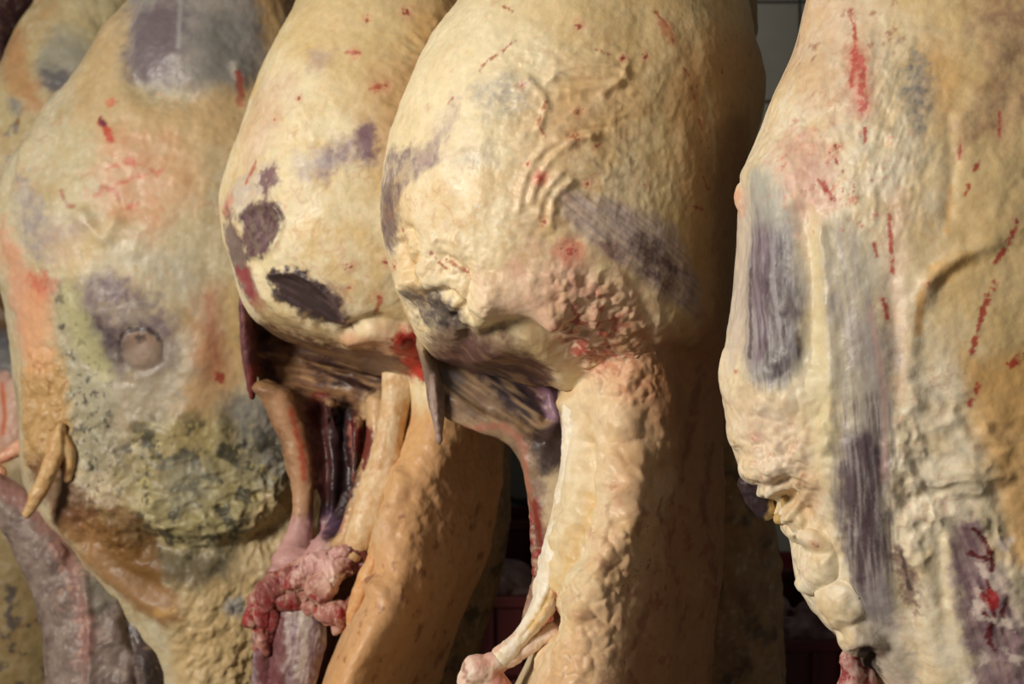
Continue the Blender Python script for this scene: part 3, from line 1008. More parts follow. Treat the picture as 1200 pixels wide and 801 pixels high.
    b.base([(232, 216, 180), (222, 196, 152), (238, 226, 202)], 100).grain()
    b.patch([(1070, -60), (1340, -60), (1340, 420), (1200, 480), (1130, 420), (1080, 330), (1090, 150)], (220, 186, 122), .7, 40, 25, 40)
    b.patch([(1080, 60), (1110, 50), (1120, 110), (1096, 150), (1078, 120)], (214, 158, 88), .45, 20, 14, 20)
    b.patch([(1130, 420), (1165, 420), (1340, 380), (1340, 760), (1210, 700), (1175, 600), (1142, 500)], (220, 172, 104), .8, 16, 6, 30)
    b.patch([(930, -30), (1010, -20), (1040, 60), (990, 140), (930, 110)], (206, 162, 128), .5, 22, 18, 20, mottle=.4)
    b.speckle([(930, -30), (1080, -30), (1060, 60), (940, 110)], (150, 74, 60), .6, 20, .15, 20, width=.3)
    b.patch([(1160, -30), (1340, -30), (1340, 110), (1190, 150), (1130, 170), (1150, 90)], (160, 112, 98), .6, 20, 20, 22, mottle=.5)
    b.patch([(915, 170), (960, 160), (980, 230), (950, 270), (930, 260)], (222, 164, 150), .7, 14, 14, 16, mottle=.3)
    b.patch([(1070, 60), (1088, 90), (1086, 145), (1072, 155), (1060, 110)], (118, 118, 122), .85, 9, 10, 12, mottle=.4)
    b.fibre([(1020, 60), (1090, 60), (1090, 200), (1020, 220)], 110, (176, 166, 140), .5, 5, 34)
    # the long muscle at the left edge
    m1 = [(896, 205), (916, 228), (934, 280), (944, 350), (942, 420), (924, 452), (900, 455), (884, 430), (876, 350), (882, 270)]
    b.patch(m1, (160, 158, 154), .92, 12, 7, 18, lean=.5, part=('exposed_muscle', 'grey violet muscle near the edge'), ang=90, stretch=3)
    b.patch([(894, 250), (910, 262), (916, 330), (906, 420), (890, 420), (884, 330)], (128, 108, 120), .8, 9, 8, 14, ang=90, stretch=3)
    b.patch([(914, 262), (932, 300), (940, 360), (940, 410), (924, 444), (908, 430), (906, 350)], (74, 52, 62), .9, 8, 10, 12, ang=90, stretch=3, mottle=.3)
    b.fibre(m1, 88, (170, 164, 166), .6, 4, 60); b.fibre(m1, 88, (66, 48, 54), .45, 3, 80, .1, seed=3)
    b.patch([(892, 200), (918, 215), (926, 262), (900, 262), (886, 240)], (176, 174, 160), .75, 14, 8, 14)
    b.streak([(889, 315), (887, 420)], (70, 50, 60), 1.5, .7, 1, 1)
    b.patch([(866, 250), (880, 240), (876, 400), (860, 430), (858, 340)], (206, 190, 178), .7, 8, 6, 14)
    # second, longer band
    m2 = [(985, 255), (1012, 290), (1030, 370), (1042, 450), (1045, 540), (1042, 640), (1046, 716), (1014, 716), (994, 640), (976, 560), (980, 470), (968, 360), (964, 290)]
    b.patch(m2, (190, 180, 158), .85, 10, 9, 18, lean=.3, part=('exposed_muscle', 'long muscle band, pale above and dark violet below'), ang=85, stretch=3)
    b.patch([(1006, 370), (1030, 400), (1044, 470), (1044, 560), (1014, 520), (1000, 440)], (142, 132, 132), .6, 12, 10, 16, ang=85, stretch=3)
    b.patch([(982, 508), (1020, 505), (1040, 540), (1040, 640), (1038, 712), (1016, 710), (998, 650), (984, 580)], (84, 64, 74), .92, 9, 9, 14, ang=80, stretch=3, lean=.5)
    b.fibre(m2, 84, (178, 168, 164), .6, 4, 80); b.fibre([(985, 480), (1046, 480), (1044, 716), (1014, 716), (980, 560)], 84, (66, 50, 58), .55, 3, 80, .05, seed=3); b.fibre(m2, 84, (120, 108, 112), .35, 5, 90, .15, seed=8)
    b.streak([(1020, 360), (1036, 460), (1036, 560)], (196, 160, 150), 3, .6, 2, 2)
    b.patch([(1012, 690), (1044, 700), (1050, 740), (1020, 745)], (160, 150, 150), .7, 8, 6, 12)
    b.patch([(1046, 640), (1070, 660), (1080, 720), (1060, 700)], (104, 74, 72), .8, 6, 8, 10, lean=.5); b.streak([(1056, 640), (1066, 690)], DARK, 2, .7, 1.5, 2)
    b.patch([(945, 255), (968, 262), (972, 420), (985, 520), (960, 560), (945, 440), (955, 340)], (220, 204, 158), .6, 10, 8, 14)
    b.patch([(1035, 250), (1060, 240), (1062, 420), (1050, 470), (1038, 380)], (212, 176, 154), .55, 10, 10, 14, mottle=.3)
    b.patch([(1034, 390), (1052, 380), (1056, 420), (1044, 440)], GREY, .6, 6, 8, 8, mottle=.5)
    # right lower: torn dark muscle
    m3 = [(1122, 612), (1146, 610), (1166, 660), (1200, 700), (1235, 760), (1240, 830), (1160, 830), (1138, 770), (1120, 700), (1114, 650)]
    b.patch(m3, (150, 120, 130), .9, 8, 9, 16, lean=.6, part=('torn_muscle', 'mauve torn muscle with blood red cracks'), mottle=.15)
    b.fibre(m3, 70, (120, 86, 98), .6, 6, 40)
    for p in ([(1142, 618), (1158, 640), (1164, 670)], [(1136, 648), (1158, 654), (1164, 646)], [(1150, 660), (1162, 690)], [(1158, 690), (1164, 720), (1158, 745), (1166, 760)],
              [(1150, 712), (1158, 726)], [(1180, 700), (1174, 722)]):
        b.streak(p, (96, 22, 26), 2.5, .9, 1.2, 2.5, 6)
    b.patch([(1150, 690), (1168, 694), (1170, 712), (1152, 706)], (170, 44, 44), .9, 3, 5, 6, lean=1)
    for p in ([(1146, 660), (1160, 670), (1172, 660), (1178, 690), (1160, 686)], [(1140, 700), (1150, 690), (1152, 722), (1144, 720)], [(1160, 724), (1200, 720), (1204, 736), (1176, 734)],
              [(1150, 760), (1164, 770), (1150, 775)], [(1168, 630), (1188, 632), (1176, 646)], [(1176, 760), (1200, 770), (1190, 778)]):
        b.patch(p, (226, 206, 192), .9, 3, 7, 9)
    b.patch([(1180, 670), (1230, 660), (1230, 740), (1196, 720)], (220, 206, 176), .85, 8, 10, 14)
    # blood
    for p, w in (([(999, 10), (1003, 40), (1002, 60)], 2.2), ([(1004, 62), (1010, 85), (1014, 128)], 6), ([(1003, 60), (999, 100)], 3), ([(962, 212), (972, 228), (976, 234)], 3),
                 ([(1014, 150), (1013, 168)], 2.5), ([(1036, 350), (1040, 372)], 3), ([(1042, 250), (1046, 320)], 2.5), ([(1126, 160), (1124, 186)], 2), ([(1172, 130), (1172, 160)], 2),
                 ([(1190, 268), (1178, 290), (1168, 306)], 4), ([(1166, 332), (1152, 360), (1146, 388), (1138, 414)], 4), ([(1147, 190), (1142, 200)], 3), ([(1136, 218), (1132, 228)], 3),
                 ([(1146, 452), (1136, 472)], 4), ([(1200, 418), (1184, 428)], 5), ([(1025, 285), (1028, 300)], 2)):
        b.streak(p, (178, 44, 40), w * .7, .85, 1.4, w * .8, 6, .04)
    b.streak([(1004, 60), (1012, 130)], (214, 120, 104), 10, .5, 7, 5)
    b.dots(((980, 172, 4), (973, 178, 3), (981, 188, 3), (1012, 265, 2), (885, 512, 4), (1088, 334, 4), (958, 640, 3), (1190, 260, 3), (870, 436, 2), (930, 140, 2)))
    b.speckle([(920, 160), (1060, 160), (1060, 260), (930, 270)], (206, 110, 92), .6, 14, .22, 16, width=.2)
    b.speckle([(950, 200), (1030, 190), (1020, 260), (960, 250)], (158, 70, 56), .7, 9, .3, 12)
    b.streak([(1080, 345), (1076, 390)], (218, 160, 80), 4, .6, 3, 2)
    b.streak([(1110, 270), (1114, 220)], (218, 168, 100), 3, .6, 3, 2)
    b.patch([(1086, 318), (1130, 296), (1140, 306), (1100, 336)], (222, 172, 96), .6, 6, 6, 10)
    b.patch([(860, 220), (876, 222), (876, 250), (864, 252)], (218, 150, 120), .7, 6, 5, 8)
    b.patch([(868, 470), (930, 480), (940, 560), (890, 560)], (226, 196, 170), .5, 20, 14, 16)
    b.speckle([(870, 500), (940, 500), (950, 570), (890, 570)], (204, 130, 96), .5, 10, .2, 12)
    b.patch([(930, 560), (960, 560), (958, 600), (932, 596)], (192, 150, 110), .6, 8, 6, 8)
    b.patch([(1000, 738), (1040, 742), (1076, 801), (1040, 801), (1010, 770)], (176, 164, 152), .7, 8, 8, 14); b.fibre([(1000, 738), (1040, 742), (1076, 801), (1040, 801)], 50, (206, 196, 176), .6, 4, 30)
    b.patch([(1006, 764), (1026, 764), (1030, 790), (1006, 790)], DARK, .9, 5, 5, 8)  # shade inside the hole, painted over the dent
    b.streak([(925, 690), (940, 712), (962, 745), (982, 765)], (150, 60, 70), 4, .6, 4, 4)
    b.crevice((170, 112, 72), .4, 4, 6)
    b.build('fat_cover', root)

    t = Flesh(1.9)   # red strands under the lower edge
    t.tube([(978, 752, -70, 11, 12), (982, 775, -70, 13, 14), (978, 801, -70, 18, 18), (980, 850, -60, 24, 24)])
    t.tube([(1000, 770, -66, 8, 8), (1002, 801, -66, 14, 12), (1010, 850, -60, 20, 18)])
    t.tube([(1030, 800, -90, 24, 22), (1040, 840, -80, 34, 26), (1060, 880, -70, 44, 30)])
    t.skin(0.0022, 4); t.lumps(None, 14, 4); t.sculpt_done()
    t.base([(196, 150, 140), (166, 84, 80), (212, 186, 172)], 26)
    t.speckle(None, (140, 26, 32), .85, 14, .05, width=.2)
    t.build('torn_strands', root)['label'] = 'red and pink torn strands'
    t = Flesh(1.9)   # dark pendant behind the knob of fat
    t.tube([(880, 560, 0, 18, 16), (890, 585, 0, 16, 16), (900, 602, -4, 10, 10)]); t.blob(908, 604, -30, 8, 8, 8); t.blob(916, 584, -40, 9, 12, 9)
    t.skin(0.0022, 4); t.lumps(None, 16, 3); t.sculpt_done()
    t.base([(52, 40, 44), (70, 54, 56), (44, 32, 36)], 22); t.patch([(902, 590), (930, 570), (930, 612), (904, 614)], (204, 172, 110), .9, 4, 4, 6)
    t.build('dark_lobe', root)['label'] = 'small dark violet lobe behind the fat knob'
    s = Flesh(1.9)
    s.loft([(-560, 1060, 1160, 46, 44), (-440, 1050, 1180, 56, 52), (-300, 1030, 1230, 80, 75), (-180, 1000, 1270, 105, 90), (-95, 985, 1285, 118, 96)], M=32, step=20)
    s.skin(0.007, 4); s.lumps(None, 60, 6); s.sculpt_done(); s.base([TAN, CREAM, PURPLE], 120); s.build('shank', root)
    s = Flesh(1.9)
    s.loft([(835, 1038, 1288, 146, 92), (950, 1040, 1260, 130, 90), (1060, 1070, 1230, 100, 70), (1140, 1110, 1190, 50, 40)], M=32, step=20)
    s.skin(0.007, 4); s.lumps(None, 60, 6); s.sculpt_done(); s.base([TAN, CREAM, PURPLE], 120); s.build('neck_end', root)


build_right()

# ------------------------------------------------------------------ the side left of the middle, with two dark windows in its fat
def build_left_of_middle():
    root = side('beef_side', 2.72, 440, 'beef side left of the middle one, with two dark muscle patches and torn red joint', GROUP_FRONT)
    b = Flesh(2.72)
    b.loft([(-110, 400, 545, 90, 80), (-50, 378, 560, 110, 95), (0, 356, 575, 130, 110), (50, 328, 588, 145, 120), (100, 306, 598, 156, 125), (150, 289, 606, 162, 128, -.1), (200, 272, 612, 166, 128, -.1),
            (240, 263, 614, 168, 126, -.15), (280, 266, 614, 168, 124, -.15), (320, 279, 612, 164, 120, -.15), (350, 287, 610, 156, 112, -.15), (375, 300, 608, 142, 105, -.1), (395, 330, 606, 124, 98),
            (415, 380, 604, 100, 90, .1), (440, 440, 602, 70, 80, .2)], M=64)
    b.loft([(330, 440, 600, 80, 90, 0), (420, 450, 600, 92, 90, -.1), (480, 470, 596, 98, 88, -.35), (520, 466, 592, 108, 86, -.6), (560, 450, 590, 120, 86, -.8), (600, 448, 584, 134, 86, -.95), (640, 445, 576, 150, 84, -1),
            (670, 436, 566, 164, 82, -1), (700, 422, 552, 178, 80, -1), (740, 402, 536, 190, 80, -1, 4), (801, 380, 516, 200, 78, -1, 12), (850, 366, 500, 200, 76, -.9, 20)], M=64, e=2.0)
    b.skin(0.0027, 14)
    b.lumps(None, 60, 4, 'fbm', seed=1); b.lumps(None, 20, 0.7, 'fbm', seed=2); b.lumps(None, 7, 0.4, 'fbm', seed=12)
    b.lumps([(460, 60), (560, 20), (560, 160), (440, 180)], 22, 2.5, 'fold', 25, 20, 2.2, 3)
    b.bump(304, 266, 22, 28, -5); b.ridge([(282, 252), (300, 240), (324, 246), (328, 270), (312, 296), (290, 300)], 4, 3)
    b.bump(358, 350, 44, 24, -8, 35); b.ridge([(316, 322), (345, 322), (380, 345), (404, 372)], 4, 4)
    b.ridge([(404, 392), (425, 378), (450, 376), (470, 384)], 6, -7); b.ridge([(410, 400), (440, 392), (470, 398)], 8, 7)
    b.ridge([(300, 320), (316, 352), (350, 380), (400, 400)], 7, 4)
    b.ridge([(262, 250), (276, 290), (286, 330)], 5, -4)
    b.ridge([(440, 690), (424, 672), (440, 650), (452, 620), (470, 560)], 10, 9)
    b.lumps([(440, 520), (600, 510), (560, 640), (430, 690)], 26, 4, 'fbm', seed=4)
    b.ridge([(535, 510), (520, 540), (505, 560)], 9, 3)
    b.sculpt_done()
    b.base([(226, 210, 168), (214, 186, 132), (232, 220, 188)], 90).grain()
    b.patch([(350, -30), (600, -30), (600, 170), (470, 150), (380, 90), (330, 60)], (206, 178, 124), .65, 30, 20, 40)
    b.patch([(430, 90), (540, 60), (560, 160), (450, 200)], (184, 136, 92), .5, 25, 18, 24)
    b.patch([(480, 10), (540, 0), (560, 60), (500, 60)], (212, 160, 96), .5, 18, 12, 20)
    b.patch([(300, 110), (340, 90), (330, 140), (290, 200), (280, 180)], (206, 168, 150), .5, 16, 12, 16, mottle=.4)
    b.patch([(364, 60), (390, 62), (380, 85), (362, 80)], MAUVE, .5, 9, 8, 12)
    b.patch([(370, 185), (400, 160), (432, 146), (440, 165), (436, 185), (400, 196), (375, 210)], (142, 122, 134), .85, 9, 12, 16, mottle=.4)
    b.patch([(420, 150), (437, 148), (440, 176), (424, 182)], (112, 84, 102), .8, 6, 8, 10)
    b.patch([(345, 185), (375, 176), (385, 200), (350, 210)], (188, 178, 174), .6, 10, 10, 14)
    b.patch([(265, 230), (290, 200), (320, 196), (316, 230), (300, 240), (275, 250)], (172, 160, 166), .6, 12, 10, 16, mottle=.4)
    b.patch([(306, 205), (320, 196), (324, 215), (312, 228), (304, 222)], (110, 76, 88), .85, 4, 9, 9)
    b.patch([(284, 250), (298, 236), (320, 236), (330, 252), (324, 278), (308, 298), (290, 302), (280, 280)], (80, 52, 62), .95, 4, 6, 12, lean=.8, part=('exposed_muscle', 'round dark muscle patch'), mottle=.15)
    b.fibre([(284, 250), (320, 236), (328, 260), (308, 298), (284, 290)], 100, (120, 90, 100), .6, 5, 30)
    b.patch([(262, 240), (276, 262), (286, 300), (300, 345), (290, 350), (276, 320), (264, 280)], (98, 78, 84), .85, 6, 8, 12)
    b.streak([(268, 232), (262, 246)], (212, 130, 116), 5, .6, 4, 3)
    b.patch([(276, 316), (292, 316), (300, 340), (312, 355), (306, 370), (290, 350)], (150, 62, 66), .8, 5, 7, 9)
    m = [(314, 320), (334, 314), (352, 316), (378, 334), (398, 352), (404, 372), (408, 388), (384, 384), (356, 378), (332, 358), (318, 340)]
    b.patch(m, (52, 36, 42), .97, 4, 8, 12, lean=.8, part=('exposed_muscle', 'large almost black muscle patch'))
    b.fibre(m, 30, (96, 76, 82), .5, 5, 30, .1)
    b.patch([(380, 330), (404, 340), (410, 380), (396, 370)], (140, 112, 112), .5, 6, 9, 9, mottle=.5)
    b.patch([(300, 350), (340, 370), (400, 395), (390, 410), (320, 392)], (176, 148, 104), .7, 8, 9, 12)
    b.patch([(400, 396), (440, 388), (500, 390), (500, 440), (440, 420)], (214, 150, 120), .6, 12, 10, 14)
    b.patch([(462, 396), (490, 390), (504, 430), (490, 446), (472, 430)], (178, 34, 30), .92, 5, 9, 10, lean=1)
    b.speckle([(455, 390), (500, 385), (505, 445), (470, 440)], (110, 14, 18), .7, 9, .1, 5)
    b.dots(((430, 22, 4), (476, 14, 5), (524, 52, 4), (415, 62, 5), (442, 104, 4), (410, 312, 4), (350, 115, 3), (452, 308, 4), (444, 348, 4), (322, 140, 2), (452, 100, 4), (408, 338, 3)))
    for p in ([(404, 60), (420, 62)], [(434, 104), (448, 100)], [(510, 48), (526, 54)], [(446, 350), (438, 372)], [(300, 190), (288, 214)]):
        b.streak(p, (168, 66, 50), 2, .7, 1.5, 2)
    b.patch([(298, 376), (345, 392), (400, 405), (450, 410), (474, 440), (380, 445), (298, 420)], (98, 66, 56), .85, 6, 8, 12, lean=.4)
    b.fibre([(298, 376), (400, 405), (474, 440), (300, 430)], 14, (164, 126, 84), .6, 6, 50, .05)
    # belly below the joint
    b.patch([(440, 500), (620, 480), (600, 700), (520, 860), (340, 860), (420, 690), (450, 600)], (204, 148, 96), .8, 16, 10, 30)
    b.speckle([(440, 600), (600, 560), (560, 801), (380, 801)], (120, 62, 48), .6, 22, .2, 20, width=.25)
    b.patch([(466, 500), (500, 500), (470, 580), (452, 600), (440, 560)], (214, 172, 120), .7, 8, 6, 12)
    b.crevice((150, 90, 60), .4, 3, 5)
    b.build('fat_cover', root)

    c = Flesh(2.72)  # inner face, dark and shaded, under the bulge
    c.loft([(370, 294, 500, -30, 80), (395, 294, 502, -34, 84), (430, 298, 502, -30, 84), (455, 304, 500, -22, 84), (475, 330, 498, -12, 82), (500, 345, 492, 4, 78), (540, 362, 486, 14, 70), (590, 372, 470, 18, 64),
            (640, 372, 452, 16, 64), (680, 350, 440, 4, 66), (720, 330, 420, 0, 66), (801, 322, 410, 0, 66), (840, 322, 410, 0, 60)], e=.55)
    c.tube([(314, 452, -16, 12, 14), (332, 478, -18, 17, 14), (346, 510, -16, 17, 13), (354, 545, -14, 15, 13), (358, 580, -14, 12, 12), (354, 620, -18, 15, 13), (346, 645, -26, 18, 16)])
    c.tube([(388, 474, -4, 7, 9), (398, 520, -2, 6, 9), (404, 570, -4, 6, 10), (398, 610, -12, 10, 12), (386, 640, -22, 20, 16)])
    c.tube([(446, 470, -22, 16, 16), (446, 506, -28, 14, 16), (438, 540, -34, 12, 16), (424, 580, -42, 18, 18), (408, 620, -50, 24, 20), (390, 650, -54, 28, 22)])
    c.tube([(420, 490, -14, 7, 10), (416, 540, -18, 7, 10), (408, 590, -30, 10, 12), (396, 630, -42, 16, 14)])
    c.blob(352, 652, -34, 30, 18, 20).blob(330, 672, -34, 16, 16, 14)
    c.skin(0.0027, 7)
    c.lumps(None, 26, 4, ang=20, stretch=2)
    for p, w, h in (([(310, 400), (360, 420), (420, 440), (480, 450)], 7, 6), ([(320, 430), (380, 440), (430, 460)], 7, 6), ([(300, 455), (350, 462), (400, 468)], 6, 6), ([(340, 412), (400, 428), (470, 430)], 6, -7),
                    ([(372, 480), (380, 540), (378, 600)], 7, -8), ([(396, 490), (402, 560), (390, 620)], 8, -14)):
        c.ridge(p, w, h)
    c.sculpt_done()
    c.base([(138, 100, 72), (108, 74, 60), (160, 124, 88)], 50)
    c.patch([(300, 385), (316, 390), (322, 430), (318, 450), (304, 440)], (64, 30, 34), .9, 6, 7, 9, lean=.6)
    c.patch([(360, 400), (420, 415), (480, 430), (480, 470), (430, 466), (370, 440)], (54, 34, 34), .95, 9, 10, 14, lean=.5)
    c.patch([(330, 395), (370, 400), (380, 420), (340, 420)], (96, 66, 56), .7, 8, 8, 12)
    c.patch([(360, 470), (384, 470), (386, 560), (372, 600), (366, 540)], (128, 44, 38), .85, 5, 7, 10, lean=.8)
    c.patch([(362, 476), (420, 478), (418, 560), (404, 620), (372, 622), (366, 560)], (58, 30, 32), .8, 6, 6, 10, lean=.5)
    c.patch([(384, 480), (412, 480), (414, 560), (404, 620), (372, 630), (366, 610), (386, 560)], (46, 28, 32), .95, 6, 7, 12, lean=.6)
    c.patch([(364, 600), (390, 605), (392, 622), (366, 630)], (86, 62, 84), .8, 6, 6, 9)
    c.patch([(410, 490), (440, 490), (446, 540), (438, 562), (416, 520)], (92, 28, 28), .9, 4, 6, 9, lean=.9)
    c.fibre([(310, 400), (480, 420), (480, 470), (320, 470)], 15, (190, 148, 100), .6, 6, 50, .1)
    c.patch([(316, 460), (340, 470), (360, 530), (362, 600), (340, 600), (340, 530), (326, 490)], (188, 146, 112), .8, 7, 7, 10)
    c.streak([(340, 480), (352, 520), (356, 560)], (178, 74, 52), 3, .8, 3, 3); c.patch([(326, 620), (372, 606), (380, 660), (316, 690)], (204, 158, 156), .75, 10, 8, 10)
    c.patch([(424, 470), (460, 470), (448, 560), (420, 620), (396, 650), (392, 620), (420, 560)], (212, 176, 132), .85, 6, 6, 10)
    c.patch([(420, 498), (438, 506), (443, 552), (433, 560), (422, 530)], (104, 26, 28), .92, 3, 6, 7, lean=1)
    c.streak([(408, 500), (408, 560), (398, 620)], (168, 104, 90), 3, .7, 2, 3)
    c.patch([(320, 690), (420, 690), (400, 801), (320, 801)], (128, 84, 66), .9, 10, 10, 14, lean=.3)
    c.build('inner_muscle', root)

    t = Flesh(2.72)  # thin flap at the left edge of the opening
    t.tube([(290, 330, -16, 6, 26), (292, 370, -14, 8, 26), (294, 410, -12, 9, 22), (296, 440, -10, 7, 14), (297, 466, -8, 3, 6)])
    t.skin(0.002, 4); t.lumps(None, 14, 2); t.sculpt_done()
    t.base([(104, 66, 68), (130, 84, 84), (80, 42, 46)], 26); t.patch([(292, 430), (304, 435), (300, 460), (294, 460)], (158, 56, 54), .7, 6, 5, 8)
    t.build('flap', root)['label'] = 'thin dark red flap'

    def strand(name, pts, cols, feats=(), vox=.0023, lump=3, size=18, label=None):
        t = Flesh(2.72)
        for p in (pts if isinstance(pts[0], list) else [pts]):
            t.tube(p)
        t.skin(vox, 5); t.lumps(None, size, lump); t.lumps(None, 7, .8, seed=3); t.sculpt_done(); t.base(cols, 26)
        for f in feats:
            getattr(t, f[0])(*f[1:])
        o = t.build(name, root)
        if label:
            o['label'] = label
        return o

    strand('tendon', [(490, 366, -50, 20, 16), (482, 396, -46, 28, 16), (475, 432, -46, 23, 16), (466, 480, -52, 17, 18), (458, 530, -58, 19, 18), (446, 575, -66, 22, 18), (432, 615, -72, 18, 18), (420, 640, -72, 12, 14)],
           [(214, 178, 130), (200, 156, 108), (228, 204, 166)], [('streak', [(462, 500), (452, 560), (436, 610)], (236, 216, 184), 5, .5, 4, 3), ('patch', [(468, 392), (496, 388), (492, 420), (470, 420)], (176, 70, 56), .7, 8, 8, 10)], lump=3, size=40)
    # the torn joint
    j = Flesh(2.72)
    j.tube([(424, 650, -74, 12, 14), (396, 652, -72, 16, 16), (366, 660, -66, 17, 16), (338, 674, -60, 15, 16), (320, 694, -54, 13, 14), (316, 722, -50, 9, 12), (318, 750, -46, 7, 10)])
    j.blob(388, 674, -80, 15, 18, 14).blob(404, 702, -78, 22, 13, 14).blob(424, 696, -76, 12, 14, 12).blob(306, 714, -56, 8, 7, 8).blob(352, 690, -60, 22, 14, 16).blob(372, 700, -68, 9, 8, 8)
    j.tube([(398, 642, -74, 7, 8), (414, 634, -80, 6, 7), (432, 638, -80, 6, 7), (438, 654, -78, 5, 6)])
    j.tube([(304, 708, -54, 5, 6), (312, 690, -52, 7, 8), (326, 676, -52, 8, 8)]); j.tube([(410, 712, -80, 5, 5), (402, 724, -80, 3, 3)]); j.tube([(330, 700, -56, 6, 6), (328, 726, -54, 5, 5), (324, 740, -52, 3, 3)])
    j.skin(0.0020, 4)
    j.lumps(None, 34, 7, 'fold', ang=60, stretch=1.6, seed=2); j.lumps(None, 10, 3, 'fold', ang=70, stretch=1.8, seed=5)
    j.bump(390, 674, 12, 10, 10)
    j.bump(418, 660, 14, 14, -10)
    j.sculpt_done()
    j.base([(176, 118, 106), (124, 50, 50), (206, 168, 148)], 30)
    j.speckle(None, (150, 38, 40), .8, 14, .08, width=.2)
    j.patch([(376, 662), (398, 660), (402, 690), (380, 694)], (222, 182, 164), .85, 6, 5, 8)
    j.patch([(406, 640), (440, 646), (440, 672), (412, 684)], (92, 24, 26), .85, 6, 8, 9, lean=1)
    j.speckle([(390, 640), (440, 640), (440, 720), (380, 720)], (240, 226, 210), .8, 6, .28, 8)
    j.patch([(360, 640), (400, 640), (404, 660), (372, 668), (344, 672)], (214, 172, 164), .75, 7, 6, 8)
    j.patch([(300, 690), (330, 680), (332, 760), (310, 760)], (120, 48, 50), .7, 7, 8, 9)
    j.crevice((110, 26, 30), .8, 1.2, 2.5)
    j.build('torn_joint', root)['label'] = 'ragged red and white torn joint'
    strand('hanging_muscle', [[(362, 696, -52, 22, 16), (360, 730, -52, 30, 18), (354, 770, -50, 28, 18), (346, 801, -46, 26, 18), (340, 850, -40, 26, 18)], [(318, 720, -46, 13, 12), (316, 760, -44, 12, 12), (318, 801, -42, 14, 12), (322, 850, -36, 16, 14)]],
           [(138, 112, 118), (108, 80, 88), (166, 146, 146)], [('fibre', [(330, 690), (390, 690), (390, 801), (320, 801)], 100, (196, 182, 172), .7, 7, 40, .05), ('streak', [(352, 710), (356, 750), (348, 790)], (206, 196, 180), 4, .6, 3, 4), ('patch', [(304, 710), (332, 710), (332, 810), (304, 810)], (112, 60, 62), .85, 5, 6, 9)], lump=4)
    strand('fat_lip', [(470, 560, -84, 9, 14), (460, 605, -96, 10, 16), (451, 636, -104, 10, 16), (440, 662, -106, 11, 16), (430, 688, -104, 10, 14), (424, 712, -100, 7, 10)], [(216, 160, 104), (206, 146, 96), (222, 180, 128)])
    s = Flesh(2.72)
    s.loft([(-420, 450, 520, 40, 40), (-300, 440, 525, 50, 48), (-190, 420, 535, 72, 66), (-95, 398, 546, 90, 80)], M=32, step=20)
    s.skin(0.007, 4); s.lumps(None, 60, 6); s.sculpt_done(); s.base([TAN, CREAM, PURPLE], 120); s.build('shank', root)
    s = Flesh(2.72)
    s.loft([(835, 340, 502, 98, 74, -.6), (940, 330, 490, 96, 72), (1040, 350, 470, 70, 60), (1090, 380, 440, 40, 30)], M=32, step=20)
    s.skin(0.007, 4); s.lumps(None, 60, 6); s.sculpt_done(); s.base([TAN, ORANGE, PURPLE], 120); s.build('neck_end', root)


build_left_of_middle()

